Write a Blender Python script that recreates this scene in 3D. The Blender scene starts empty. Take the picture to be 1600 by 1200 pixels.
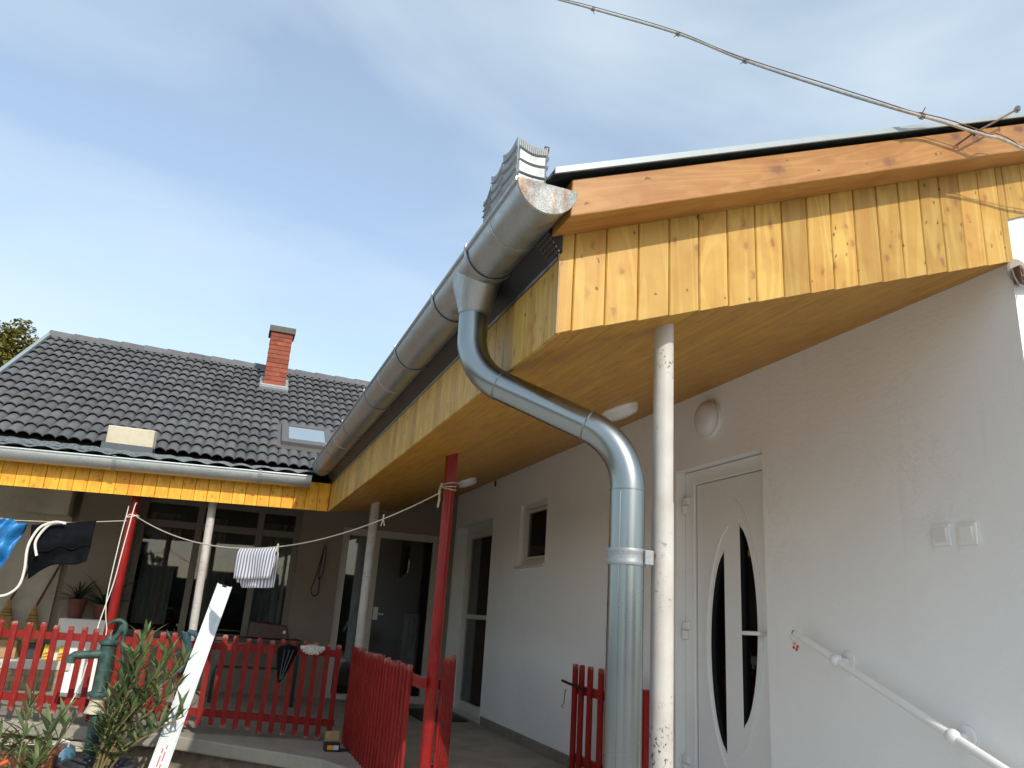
import bpy, bmesh, math, random
from mathutils import Vector, Matrix, Euler
random.seed(11)
scene = bpy.context.scene
col = scene.collection
R = math.radians

# ------------------------------------------------------------------ camera
cam_d = bpy.data.cameras.new('camera'); cam = bpy.data.objects.new('camera', cam_d); col.objects.link(cam)
cam_d.sensor_width = 36.0; cam_d.lens = 27.0; cam_d.clip_start = 0.05; cam_d.clip_end = 2000
yaw, pitch, roll = 0.335956, 0.294788, 0.0665
fw = Vector((math.sin(yaw)*math.cos(pitch), math.cos(yaw)*math.cos(pitch), math.sin(pitch)))
rt = Vector((math.cos(yaw), -math.sin(yaw), 0)); up = rt.cross(fw)
r2 = rt*math.cos(roll) + up*math.sin(roll); u2 = -rt*math.sin(roll) + up*math.cos(roll)
CAM = Vector((-2.7788, 0, 1.08))
cam.matrix_world = Matrix(((r2.x, u2.x, -fw.x, CAM.x), (r2.y, u2.y, -fw.y, CAM.y), (r2.z, u2.z, -fw.z, CAM.z), (0, 0, 0, 1)))
scene.camera = cam

# ------------------------------------------------------------------ sun, sky, exposure
sun_dir = Vector((0.30, -1.70, 1.10)).normalized()          # towards the sun: behind the camera, a little to the right
sl = bpy.data.lights.new('sun', 'SUN'); sl.energy = 2.0; sl.angle = R(0.5); sl.color = (1.0, 0.93, 0.82)
so = bpy.data.objects.new('sun', sl); col.objects.link(so)
so.rotation_euler = (-sun_dir).to_track_quat('-Z', 'Y').to_euler()
world = bpy.data.worlds.new('World'); scene.world = world; world.use_nodes = True
wn = world.node_tree.nodes; wl = world.node_tree.links; wn.clear()
sky = wn.new('ShaderNodeTexSky'); sky.sky_type = 'NISHITA'; sky.sun_disc = False
sky.sun_elevation = math.asin(sun_dir.z); sky.sun_rotation = math.atan2(sun_dir.x, sun_dir.y)
sky.altitude = 150; sky.air_density = 1.0; sky.dust_density = 1.3; sky.ozone_density = 1.2
tc = wn.new('ShaderNodeTexCoord'); mp = wn.new('ShaderNodeMapping'); mp.inputs['Scale'].default_value = (1.0, 1.4, 3.2); mp.inputs['Rotation'].default_value = (0.0, 0.3, 1.4); mp.inputs['Location'].default_value = (5, 5, 0)
nz = wn.new('ShaderNodeTexNoise'); nz.inputs['Scale'].default_value = 1.5; nz.inputs['Detail'].default_value = 5; nz.inputs['Roughness'].default_value = 0.52; nz.inputs['Distortion'].default_value = 0.5
cr = wn.new('ShaderNodeValToRGB'); cr.color_ramp.elements[0].position = 0.34; cr.color_ramp.elements[0].color = (0.28,)*3+(1,); cr.color_ramp.elements[1].position = 0.80; cr.color_ramp.elements[1].color = (0.84,)*3+(1,)
mx = wn.new('ShaderNodeMix'); mx.data_type = 'RGBA'; mx.inputs['B'].default_value = (3.6, 4.2, 4.5, 1)
bg = wn.new('ShaderNodeBackground'); bg.inputs['Strength'].default_value = 0.145; wo = wn.new('ShaderNodeOutputWorld')
wl.new(tc.outputs['Generated'], mp.inputs['Vector']); wl.new(mp.outputs['Vector'], nz.inputs['Vector']); wl.new(nz.outputs['Fac'], cr.inputs['Fac'])
wl.new(cr.outputs['Color'], mx.inputs['Factor']); wl.new(sky.outputs['Color'], mx.inputs['A']); wl.new(mx.outputs['Result'], bg.inputs['Color']); wl.new(bg.outputs['Background'], wo.inputs['Surface'])
scene.view_settings.view_transform = 'Standard'; scene.view_settings.look = 'None'
scene.view_settings.exposure = 0.68; scene.view_settings.gamma = 1.0; scene.view_settings.use_curve_mapping = False
scene.cycles.max_bounces = 6; scene.cycles.diffuse_bounces = 4; scene.cycles.glossy_bounces = 3
scene.cycles.transparent_max_bounces = 12; scene.cycles.caustics_reflective = False; scene.cycles.caustics_refractive = False

# ------------------------------------------------------------------ mesh helpers
class MB:
    def __init__(s): s.v = []; s.f = []
    def quad(s, *p):
        n = len(s.v); s.v += [tuple(q) for q in p]; s.f.append(tuple(range(n, n+len(p)))); return s
    def box(s, x0, x1, y0, y1, z0, z1):
        n = len(s.v)
        s.v += [(x0,y0,z0),(x1,y0,z0),(x1,y1,z0),(x0,y1,z0),(x0,y0,z1),(x1,y0,z1),(x1,y1,z1),(x0,y1,z1)]
        s.f += [tuple(n+i for i in q) for q in ((3,2,1,0),(4,5,6,7),(0,1,5,4),(1,2,6,5),(2,3,7,6),(3,0,4,7))]; return s
    def hexa(s, p):                      # eight points: bottom four then top four, both counter-clockwise
        n = len(s.v); s.v += [tuple(q) for q in p]
        s.f += [tuple(n+i for i in q) for q in ((3,2,1,0),(4,5,6,7),(0,1,5,4),(1,2,6,5),(2,3,7,6),(3,0,4,7))]; return s
    def prism(s, a, b):                  # two matching point loops
        n = len(s.v); k = len(a); s.v += [tuple(q) for q in a] + [tuple(q) for q in b]
        s.f.append(tuple(n+i for i in reversed(range(k)))); s.f.append(tuple(n+k+i for i in range(k)))
        for i in range(k): j = (i+1) % k; s.f.append((n+i, n+j, n+k+j, n+k+i))
        return s
    def tube(s, path, rad, seg=10, cap=True, flat=None):
        pts = [Vector(p) for p in path]; m = len(pts); rads = rad if isinstance(rad, (list, tuple)) else [rad]*m
        base = len(s.v); ref = None
        for i, p in enumerate(pts):
            t = (pts[min(i+1, m-1)] - pts[max(i-1, 0)]).normalized()
            if ref is None:
                ref = Vector((0, 0, 1)) if abs(t.z) < 0.9 else Vector((1, 0, 0))
            ref = (ref - t*ref.dot(t)).normalized(); bn = t.cross(ref)
            for k in range(seg):
                a = 2*math.pi*k/seg; s.v.append(tuple(p + (ref*math.cos(a)*(flat or 1) + bn*math.sin(a))*rads[i]))
        for i in range(m-1):
            for k in range(seg):
                k2 = (k+1) % seg; s.f.append((base+i*seg+k, base+i*seg+k2, base+(i+1)*seg+k2, base+(i+1)*seg+k))
        if cap:
            s.f.append(tuple(base+k for k in reversed(range(seg)))); s.f.append(tuple(base+(m-1)*seg+k for k in range(seg)))
        return s
    def lathe(s, prof, c=(0,0,0), seg=20, axis='z', cap=True):
        base = len(s.v); c = Vector(c); m = len(prof)
        for r, h in prof:
            for k in range(seg):
                a = 2*math.pi*k/seg; x, y = r*math.cos(a), r*math.sin(a)
                p = Vector((x, y, h)) if axis == 'z' else (Vector((h, x, y)) if axis == 'x' else Vector((y, h, x)))
                s.v.append(tuple(c+p))
        for i in range(m-1):
            for k in range(seg):
                k2 = (k+1) % seg; s.f.append((base+i*seg+k, base+i*seg+k2, base+(i+1)*seg+k2, base+(i+1)*seg+k))
        if cap:
            s.f.append(tuple(base+k for k in reversed(range(seg)))); s.f.append(tuple(base+(m-1)*seg+k for k in range(seg)))
        return s
    def grid(s, fn, nu, nv):
        n = len(s.v)
        for i in range(nu+1):
            for j in range(nv+1): s.v.append(tuple(fn(i/nu, j/nv)))
        for i in range(nu):
            for j in range(nv):
                a = n+i*(nv+1)+j; s.f.append((a, a+nv+1, a+nv+2, a+1))
        return s
    def mesh(s, name, mat, smooth=False, ang=40):
        me = bpy.data.meshes.new(name); me.from_pydata(s.v, [], s.f); me.validate()
        bm = bmesh.new(); bm.from_mesh(me); bmesh.ops.recalc_face_normals(bm, faces=bm.faces); bm.to_mesh(me); bm.free()
        if mat: me.materials.append(mat)
        if smooth:
            me.polygons.foreach_set('use_smooth', [True]*len(me.polygons)); me.set_sharp_from_angle(angle=R(ang))
        return me
    def build(s, name, mat, parent=None, smooth=False, bevel=0, ang=40):
        o = bpy.data.objects.new(name, s.mesh(name, mat, smooth, ang)); col.objects.link(o)
        if parent: attach(o, parent)
        if bevel:
            b = o.modifiers.new('bevel', 'BEVEL'); b.width = bevel; b.segments = 2; b.limit_method = 'ANGLE'
        return o
ORIG = {}
def attach(o, parent):
    o.parent = parent; o.matrix_parent_inverse = Matrix.Translation(-ORIG.get(parent.name, Vector((0,0,0))))
def inst(name, me, parent, loc=(0,0,0), rot=(0,0,0), sc=(1,1,1)):
    o = bpy.data.objects.new(name, me); col.objects.link(o); o.location = loc; o.rotation_euler = rot; o.scale = sc
    if parent: attach(o, parent)
    return o
def tag(o, label, cat, group=None):
    o['label'] = label; o['category'] = cat
    if group: o['group'] = group
    return o
def thing(name, label, cat, loc, group=None):
    o = bpy.data.objects.new(name, None); col.objects.link(o); o.location = loc; o.empty_display_size = 0.1
    ORIG[o.name] = Vector(loc); return tag(o, label, cat, group)
def struct(o): o['kind'] = 'structure'; return o
def stuff(o): o['kind'] = 'stuff'; return o
def solid(o, t, off=-1):
    m = o.modifiers.new('solid', 'SOLIDIFY'); m.thickness = t; m.offset = off; return o

# ------------------------------------------------------------------ material helpers
class NT:
    def __init__(s, name):
        s.m = bpy.data.materials.new(name); s.m.use_nodes = True; s.n = s.m.node_tree.nodes; s.l = s.m.node_tree.links
        s.b = s.n['Principled BSDF']
    def new(s, t, **kw):
        x = s.n.new('ShaderNode'+t)
        for k, v in kw.items():
            if k in x.inputs.keys(): x.inputs[k].default_value = v
            else: setattr(x, k, v)
        return x
    def link(s, a, b): s.l.new(a, b)
    def set(s, **kw):
        for k, v in kw.items(): s.b.inputs[k.replace('_', ' ')].default_value = v
        return s
    def coords(s, scale=(1,1,1), rand=False, kind='Object'):
        t = s.new('TexCoord'); m = s.new('Mapping'); m.inputs['Scale'].default_value = scale
        src = t.outputs[kind]
        if rand:
            oi = s.new('ObjectInfo'); mu = s.new('VectorMath', operation='MULTIPLY_ADD')
            co = s.new('CombineXYZ'); 
            for i in range(3): s.link(oi.outputs['Random'], co.inputs[i])
            mu.inputs[1].default_value = (37.1, 53.7, 71.3); s.link(co.outputs[0], mu.inputs[0]); s.link(src, mu.inputs[2]); src = mu.outputs[0]
        s.link(src, m.inputs['Vector']); return m.outputs['Vector']
    def noise(s, vec, scale, detail=4, rough=0.55, dist=0):
        x = s.new('TexNoise', Scale=scale, Detail=detail, Roughness=rough, Distortion=dist); s.link(vec, x.inputs['Vector']); return x.outputs['Fac']
    def vor(s, vec, scale, out='Distance'):
        x = s.new('TexVoronoi', Scale=scale); s.link(vec, x.inputs['Vector']); return x.outputs[out]
    def ramp(s, fac, stops):
        x = s.new('ValToRGB'); e = x.color_ramp.elements
        while len(e) < len(stops): e.new(0.5)
        for q, (p, c) in zip(e, stops):
            q.position = p; q.color = (tuple(c)+(1,))[:4] if isinstance(c, (tuple, list)) else (c, c, c, 1)
        s.link(fac, x.inputs['Fac']); return x.outputs['Color']
    def mix(s, fac, a, b, blend='MIX'):
        x = s.new('Mix', data_type='RGBA', blend_type=blend)
        for v, k in ((fac, 'Factor'), (a, 'A'), (b, 'B')):
            sock = [i for i in x.inputs if i.name == k and (i.type == 'RGBA' or k == 'Factor')][0]
            if isinstance(v, (int, float)): sock.default_value = v
            elif isinstance(v, tuple): sock.default_value = v if len(v) == 4 else v+(1,)
            else: s.link(v, sock)
        return [o for o in x.outputs if o.type == 'RGBA'][0]
    def color(s, c): s.link(c, s.b.inputs['Base Color']); return s
    def rough(s, c): s.link(c, s.b.inputs['Roughness']); return s
    def bump(s, h, strength=0.3, dist=0.01):
        x = s.new('Bump', Strength=strength, Distance=dist); s.link(h, x.inputs['Height']); s.link(x.outputs['Normal'], s.b.inputs['Normal']); return s
    def rnd(s):
        return s.new('ObjectInfo').outputs['Random']

def flat(name, c, rough=0.5, metal=0.0, var=0.12, scale=30, bump=0.0):
    t = NT(name); v = t.coords(rand=True); n = t.noise(v, scale)
    d = tuple(max(0, x*(1-var)) for x in c); e = tuple(min(1, x*(1+var)) for x in c)
    t.color(t.ramp(n, [(0.3, d), (0.7, e)])).set(Roughness=rough, Metallic=metal)
    if bump: t.bump(t.noise(v, scale*4, 6), bump, 0.004)
    return t.m

KNOT_DARK = (0.22, 0.085, 0.03)
def wood(name, axis, c0, c1, c2, tint=0.25, knot=0.7, rough=0.42, kscale=11.0, ring=1.0, face='y'):
    """varnished pine: axis is the grain direction; c0 light wood, c1 darker grain, c2 knots"""
    t = NT(name)
    ac, al = 26.0, 1.5
    sc = [ac]*3; sc['xyz'.index(axis)] = al
    v = t.coords(tuple(sc), True); n1 = t.noise(v, 1.0, 5, 0.6, 0.6)
    g = t.ramp(n1, [(0.30, c1), (0.52, c0), (0.75, tuple(x*1.05 for x in c0))])
    sc3 = [9.0]*3; sc3['xyz'.index(axis)] = 1.1
    v3 = t.coords(tuple(sc3), True)
    nr = t.noise(v3, 0.55, 2, 0.5, 0.4); sn = t.new('Math', operation='MULTIPLY'); sn.inputs[1].default_value = 75.0*ring; t.link(nr, sn.inputs[0])
    si = t.new('Math', operation='SINE'); t.link(sn.outputs[0], si.inputs[0]); wl_ = t.ramp(si.outputs[0], [(0.0, (0.84, 0.72, 0.56)), (0.55, 1.0)])
    g = t.mix(0.55 if ring < 2 else 0.5, g, wl_, 'MULTIPLY')
    bl = t.noise(t.coords(rand=True), 5.5, 3, 0.6); g = t.mix(0.8, g, t.ramp(bl, [(0.32, (0.86, 0.74, 0.58)), (0.55, 1.0), (0.72, (1.06, 1.05, 1.02))]), 'MULTIPLY')
    sep = t.new('SeparateXYZ'); t.link(t.coords((1, 1, 1), True), sep.inputs[0]); oth = [k for k in 'xyz' if k not in (axis, face)][0]
    al_ = t.new('Math', operation='MULTIPLY'); al_.inputs[1].default_value = 0.6; t.link(sep.outputs['xyz'.index(axis)], al_.inputs[0])
    c2d = t.new('CombineXYZ'); t.link(sep.outputs['xyz'.index(oth)], c2d.inputs[0]); t.link(al_.outputs[0], c2d.inputs[1])
    wob = t.new('VectorMath', operation='MULTIPLY_ADD'); nwb = t.new('TexNoise', Scale=45.0, Detail=1.0); t.link(sep.inputs[0].links[0].from_socket, nwb.inputs['Vector']); t.link(nwb.outputs['Color'], wob.inputs[0]); wob.inputs[1].default_value = (0.02, 0.02, 0); t.link(c2d.outputs[0], wob.inputs[2])
    def vor2(sc): x = t.new('TexVoronoi', Scale=sc, voronoi_dimensions='2D'); t.link(wob.outputs[0], x.inputs['Vector']); return x
    vk_ = vor2(kscale); dk = vk_.outputs['Distance']
    kn = t.ramp(dk, [(0.05, 1.0), (0.09, 0.55), (0.12, 0.25), (0.24, 0.0)])
    sp_ = t.new('SeparateColor'); t.link(vk_.outputs['Color'], sp_.inputs[0]); gate = t.ramp(sp_.outputs[0], [(0.35, 0.0), (0.40, 0.7), (1.0, 1.0)])
    kf = t.mix(1.0, kn, gate, 'MULTIPLY')
    kf = t.mix(1.0, kf, (knot, knot, knot), 'MULTIPLY')
    g = t.mix(kf, g, c2)
    # tiny nail dots
    vn_ = vor2(19.0); dn = t.ramp(vn_.outputs['Distance'], [(0.06, 1.0), (0.085, 0.0)])
    sp2 = t.new('SeparateColor'); t.link(vn_.outputs['Color'], sp2.inputs[0]); dg = t.ramp(sp2.outputs[0], [(0.74 if ring < 2 else 0.88, 0.0), (0.75 if ring < 2 else 0.89, 0.75)])
    g = t.mix(t.mix(1.0, dn, dg, 'MULTIPLY'), g, tuple(x*0.3 for x in KNOT_DARK))
    # every board its own tone
    rt_ = t.ramp(t.rnd(), [(0.0, (1-tint, 1-tint*1.1, 1-tint*1.4)), (0.5, (1, 0.99, 0.97)), (1.0, (1+tint*0.25, 1+tint*0.22, 1+tint*0.2))])
    g = t.mix(1.0, g, rt_, 'MULTIPLY')
    t.color(g).set(Roughness=rough); t.b.inputs['Specular IOR Level'].default_value = 0.35
    t.bump(n1, 0.10, 0.003)
    return t.m

PINE0, PINE1, KNOT = (0.58, 0.38, 0.092), (0.54, 0.30, 0.062), (0.25, 0.09, 0.02)
M = {}
M['pine_z'] = wood('pine_boards_upright', 'z', PINE0, PINE1, KNOT)
M['pine_f'] = wood('pine_fascia_boards', 'z', PINE0, PINE1, KNOT, face='x')
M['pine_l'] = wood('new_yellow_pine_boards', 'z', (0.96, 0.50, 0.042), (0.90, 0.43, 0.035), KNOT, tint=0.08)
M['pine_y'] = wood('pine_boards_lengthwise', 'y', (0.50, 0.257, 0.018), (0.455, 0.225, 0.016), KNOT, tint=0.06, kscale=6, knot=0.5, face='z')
M['beam'] = wood('pine_barge_board', 'x', (0.425, 0.215, 0.064), (0.335, 0.15, 0.042), (0.15, 0.055, 0.035), tint=0.0, knot=0.85, kscale=5.5, ring=2.4)

def galv(name, c, rough, spangle=0.5, metal=1.0, rust=False):
    t = NT(name); v = t.coords(); vo = t.vor(v, 330, 'Color'); bw = t.new('RGBToBW'); t.link(vo, bw.inputs[0])
    sp = t.ramp(bw.outputs[0], [(0.2, tuple(x*(1-0.3*spangle) for x in c)), (0.8, tuple(min(1, x*(1+0.12*spangle)) for x in c))])
    n = t.noise(v, 6, 5); sp = t.mix(0.30 if spangle > 0.15 else 0.10, sp, t.ramp(n, [(0.3, 0.78), (0.7, 1.0)]), 'MULTIPLY')
    if rust:
        vs = t.coords((34, 34, 4)); rr = t.ramp(t.noise(vs, 1.0, 3), [(0.54, 0.0), (0.66, 0.7)]); sp = t.mix(rr, sp, (0.28, 0.13, 0.05))
    t.color(sp).set(Metallic=metal if not rust else 0.45)
    t.rough(t.ramp(t.noise(v, 22 if spangle > 0.15 else 3, 5 if spangle > 0.15 else 2), [(0.3, rough*(0.85 if spangle > 0.15 else 0.93)), (0.7, rough*(1.3 if spangle > 0.15 else 1.12))]))
    return t.m
M['gutter'] = galv('galvanised_gutter_sheet', (0.43, 0.445, 0.445), 0.42, 0.35)
M['pipe'] = galv('galvanised_pipe', (0.30, 0.33, 0.335), 0.27, 0.10)
M['cap'] = galv('weathered_zinc_end_cap', (0.31, 0.325, 0.315), 0.6, 1.2, rust=True)
M['sheet'] = galv('bright_galvanised_sheet', (0.34, 0.36, 0.37), 0.50, 0.5, metal=0.55)
M['flashing'] = flat('pale_grey_roof_flashing', (0.33, 0.38, 0.395), 0.45, 0.2, 0.05)

def plaster():
    t = NT('white_wall_plaster'); v = t.coords(); n = t.noise(v, 1.3, 5, 0.6); f = t.noise(v, 60, 5, 0.7)
    c = t.ramp(n, [(0.25, (0.85, 0.845, 0.83)), (0.75, (0.905, 0.905, 0.90))])
    st = t.ramp(t.noise(t.coords((9, 9, 0.5)), 1.0, 4), [(0.62, 0.0), (0.8, 0.35)]); c = t.mix(st, c, (0.62, 0.60, 0.55))
    t.color(c).set(Roughness=0.85); tr_ = t.noise(t.coords((3, 3, 9)), 2.2, 6, 0.6, 1.2); cr_ = t.ramp(t.noise(t.coords((1, 1, 1)), 3.0, 9, 0.75, 0.8), [(0.485, 0.0), (0.5, 0.22), (0.515, 0.0)])
    c2 = t.mix(t.mix(1.0, cr_, t.ramp(t.noise(v, 0.9, 2), [(0.55, 0.0), (0.65, 1.0)]), 'MULTIPLY'), c, (0.45, 0.42, 0.37)); t.color(c2)
    t.bump(t.mix(0.55, f, tr_), 0.45, 0.010); return t.m
M['plaster'] = plaster()
def plaster_old():
    t = NT('aged_cream_plaster'); v = t.coords(); n = t.noise(v, 2.0, 6, 0.65)
    t.color(t.ramp(n, [(0.3, (0.40, 0.35, 0.28)), (0.5, (0.55, 0.50, 0.42)), (0.75, (0.62, 0.58, 0.50))])).set(Roughness=0.9); t.bump(t.noise(v, 40, 6), 0.3, 0.008); return t.m
M['plaster_old'] = plaster_old()
def taupe():  # plaster in one grey-brown base colour with slight mottling
    t = NT('greige_plaster'); v = t.coords(); n = t.noise(v, 1.6, 5, 0.6)
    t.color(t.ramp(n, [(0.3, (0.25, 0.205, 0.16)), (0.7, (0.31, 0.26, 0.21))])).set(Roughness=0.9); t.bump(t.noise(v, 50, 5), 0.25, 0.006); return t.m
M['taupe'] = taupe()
def concrete(name, a, b, c):
    t = NT(name); v = t.coords(); n = t.noise(v, 3.0, 8, 0.7); f = t.noise(v, 70, 4, 0.7)
    t.color(t.mix(0.25, t.ramp(n, [(0.3, a), (0.55, b), (0.75, c)]), t.ramp(f, [(0.3, 0.55), (0.7, 1.0)]), 'MULTIPLY')).set(Roughness=0.9); t.bump(t.mix(0.5, n, f), 0.35, 0.01); return t.m
M['concrete'] = concrete('weathered_concrete', (0.20, 0.18, 0.15), (0.33, 0.30, 0.25), (0.42, 0.38, 0.32))
M['ground'] = concrete('trodden_yard_earth', (0.13, 0.13, 0.07), (0.19, 0.175, 0.11), (0.25, 0.22, 0.16))
M['capstone'] = concrete('dark_cap_concrete', (0.09, 0.085, 0.075), (0.15, 0.14, 0.125), (0.20, 0.19, 0.17))
M['stone_cream'] = concrete('cream_render', (0.50, 0.44, 0.31), (0.64, 0.58, 0.43), (0.70, 0.65, 0.52))
M['floor'] = concrete('veranda_screed', (0.28, 0.255, 0.21), (0.38, 0.35, 0.29), (0.44, 0.40, 0.33))
def tile_mat(name, c, rough, var=0.25):
    t = NT(name); v = t.coords((1,1,1), True); n = t.noise(v, 12, 5)
    g = t.ramp(n, [(0.3, tuple(x*0.8 for x in c)), (0.7, tuple(x*1.15 for x in c))])
    g = t.mix(1.0, g, t.ramp(t.rnd(), [(0, 1-var), (1, 1.0)]), 'MULTIPLY')
    t.color(g).set(Roughness=rough); t.bump(t.noise(v, 180, 3), 0.12, 0.003); return t.m
M['tile'] = tile_mat('anthracite_concrete_tile', (0.145, 0.145, 0.146), 0.55, 0.30)
M['porch'] = flat('wet_looking_sheet_roof', (0.16, 0.18, 0.19), 0.22, 0.6, 0.3)
M['brick'] = tile_mat('red_brick', (0.34, 0.085, 0.045), 0.85, 0.35)
M['brick_y'] = tile_mat('buff_brick', (0.46, 0.33, 0.20), 0.9, 0.3)
M['mortar'] = flat('grey_mortar', (0.34, 0.30, 0.26), 0.95)
M['black'] = flat('black_plastic', (0.012, 0.012, 0.014), 0.5)
M['void'] = flat('dark_underlay', (0.010, 0.010, 0.011), 0.9)
M['pvc'] = flat('white_pvc', (0.84, 0.84, 0.83), 0.32, 0, 0.02)
M['pvc_dim'] = flat('aged_pvc', (0.66, 0.64, 0.58), 0.4, 0, 0.06)
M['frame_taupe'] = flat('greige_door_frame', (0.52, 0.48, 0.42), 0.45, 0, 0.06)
M['brownframe'] = flat('greige_window_frame', (0.19, 0.165, 0.135), 0.5)
M['lampglass'] = flat('opal_lamp_cover', (0.74, 0.73, 0.74), 0.25, 0, 0.02)
M['cream'] = flat('cream_switch_plastic', (0.84, 0.83, 0.79), 0.35, 0, 0.02)
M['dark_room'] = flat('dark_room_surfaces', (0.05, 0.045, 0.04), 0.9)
M['curtain'] = flat('white_net_curtain', (0.55, 0.55, 0.53), 0.9)
M['rope'] = flat('sisal_rope', (0.52, 0.47, 0.38), 0.9)
M['hose'] = flat('white_hose', (0.78, 0.74, 0.66), 0.4, 0, 0.05)
M['pumpgreen'] = flat('green_cast_iron_paint', (0.035, 0.080, 0.066), 0.5, 0, 0.5, 18, 0.3)
M['terracotta'] = flat('terracotta', (0.36, 0.12, 0.06), 0.8, 0, 0.2)
M['terradark'] = flat('brown_plastic_pot', (0.16, 0.05, 0.03), 0.6, 0, 0.2)
M['blackpot'] = flat('charcoal_plastic_tub', (0.05, 0.055, 0.065), 0.5, 0, 0.2)
M['soil'] = flat('potting_soil', (0.05, 0.035, 0.025), 1.0, 0, 0.4, 60, 0.5)
M['stem'] = flat('oleander_stem', (0.20, 0.16, 0.07), 0.8, 0, 0.3)
M['broom'] = flat('sorghum_broom', (0.42, 0.25, 0.09), 0.9, 0, 0.3, 60, 0.5)
M['stick'] = flat('broom_stick', (0.14, 0.05, 0.025), 0.6, 0, 0.2)
M['card'] = flat('brown_cardboard', (0.42, 0.28, 0.15), 0.9)
M['yellow'] = flat('yellow_wrapper', (0.72, 0.55, 0.03), 0.35, 0, 0.3, 18)
M['orange'] = flat('orange_print', (0.85, 0.35, 0.02), 0.6)
M['print_red'] = flat('red_print', (0.60, 0.08, 0.10), 0.6)
M['print_white'] = flat('white_print', (0.7, 0.7, 0.68), 0.6)
M['pink'] = flat('pink_petals', (0.75, 0.30, 0.45), 0.7, 0, 0.25, 40)
M['orangered'] = flat('orange_red_plastic', (0.72, 0.10, 0.03), 0.4)
M['blue_cloth'] = flat('blue_shiny_cloth', (0.02, 0.17, 0.42), 0.35, 0, 0.5, 12)
M['black_cloth'] = flat('black_cloth', (0.005, 0.006, 0.008), 0.8, 0, 0.4, 20)
M['black_cloth'].node_tree.nodes['Principled BSDF'].inputs['Specular IOR Level'].default_value = 0.1
M['teal_cloth'] = flat('faded_teal_cloth', (0.045, 0.10, 0.12), 0.85, 0, 0.3, 25)
M['mop'] = flat('white_mop_yarn', (0.66, 0.62, 0.56), 0.95, 0, 0.2)
M['darkwood'] = flat('dark_brown_wood', (0.07, 0.03, 0.02), 0.5, 0, 0.3)
M['alu'] = flat('white_coated_profile', (0.68, 0.74, 0.74), 0.35, 0, 0.06, 9)
M['wire'] = flat('grey_cable_sheath', (0.42, 0.38, 0.33), 0.6, 0, 0.25, 40)
M['rusty'] = flat('rusty_steel', (0.17, 0.10, 0.07), 0.7, 0.3, 0.4, 40)
M['steel'] = flat('plain_steel', (0.35, 0.34, 0.33), 0.35, 0.9, 0.2)
M['barkm'] = flat('tree_bark', (0.12, 0.09, 0.06), 0.95, 0, 0.35, 20, 0.6)
M['greywood'] = flat('grey_weathered_wood', (0.26, 0.21, 0.16), 0.9, 0, 0.3, 18, 0.4)

def red_paint(name, c, wear, rough=0.33, axis=None):
    t = NT(name); v = t.coords(rand=True); n = t.noise(v, 7, 6, 0.7); f = t.noise(t.coords((60, 60, 8), True), 1.0, 5, 0.75)
    g = t.ramp(n, [(0.3, tuple(x*0.75 for x in c)), (0.7, tuple(x*1.15 for x in c))])
    w = t.ramp(f, [(0.54, 0.0), (0.70, wear)])
    g = t.mix(w, g, (0.36, 0.15, 0.11))
    # bare, weathered ends of the slats
    te = t.new('TexCoord'); sx = t.new('SeparateXYZ'); t.link(te.outputs['Generated'], sx.inputs[0])
    if axis:
        e = t.ramp(sx.outputs[2], [(0.0, 1.0), (0.05, 0.0), (0.95, 0.0), (1.0, 0.9)]); e2 = t.ramp(t.noise(v, 26, 4), [(0.42, 0.0), (0.62, 0.8)])
        g = t.mix(t.mix(1.0, e, e2, 'MULTIPLY'), g, (0.50, 0.36, 0.30))
    t.color(g).set(Roughness=rough); t.b.inputs['Specular IOR Level'].default_value = 0.28; t.bump(f, 0.12, 0.002); return t.m
M['red'] = red_paint('worn_red_fence_paint', (0.25, 0.011, 0.008), 0.30, 0.6, 'z')
M['redpost'] = red_paint('glossy_red_post_paint', (0.27, 0.013, 0.012), 0.15, 0.25)
def chipped():
    t = NT('chipped_white_post_paint'); v = t.coords(); f = t.noise(v, 70, 4, 0.7)
    s_ = t.ramp(f, [(0.57, 0.0), (0.63, 1.0)])
    area = t.ramp(t.noise(v, 5, 3), [(0.46, 0.0), (0.58, 1.0)])
    c = t.ramp(t.noise(v, 9, 4), [(0.3, (0.47, 0.44, 0.40)), (0.7, (0.58, 0.555, 0.515))])
    c = t.mix(t.mix(1.0, s_, area, 'MULTIPLY'), c, (0.07, 0.045, 0.035))
    t.color(c).set(Roughness=0.55); t.bump(f, 0.15, 0.003); return t.m
M['chipped'] = chipped()
def glass(name, tint, rough=0.02):
    t = NT(name); t.n.remove(t.b); out = t.n['Material Output']
    tr = t.new('BsdfTransparent'); tr.inputs[0].default_value = tint+(1,); gl = t.new('BsdfGlossy'); gl.inputs['Roughness'].default_value = rough
    fr = t.new('Fresnel', IOR=1.65); mixs = t.new('MixShader'); t.link(fr.outputs[0], mixs.inputs[0]); t.link(tr.outputs[0], mixs.inputs[1]); t.link(gl.outputs[0], mixs.inputs[2]); t.link(mixs.outputs[0], out.inputs['Surface']); return t.m
M['glass'] = glass('window_glass', (0.70, 0.73, 0.72))
M['skyglass'] = flat('roof_window_glass', (0.62, 0.70, 0.74), 0.05, 0.9, 0.02)
def leafm(name, a, b, c):
    t = NT(name); r = t.rnd(); v = t.coords(rand=True)
    g = t.ramp(t.noise(t.coords(), 9, 3), [(0.3, a), (0.55, b), (0.78, c)])
    g = t.mix(1.0, g, t.ramp(r, [(0, 0.6), (1, 1.25)]), 'MULTIPLY')
    t.color(g).set(Roughness=0.5); t.b.inputs['Specular IOR Level'].default_value = 0.4
    return t.m
M['oleander'] = leafm('oleander_leaf', (0.085, 0.125, 0.05), (0.13, 0.18, 0.07), (0.20, 0.235, 0.10))
M['houseplant'] = leafm('house_plant_leaf', (0.02, 0.04, 0.015), (0.03, 0.06, 0.02), (0.04, 0.075, 0.025))
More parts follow.
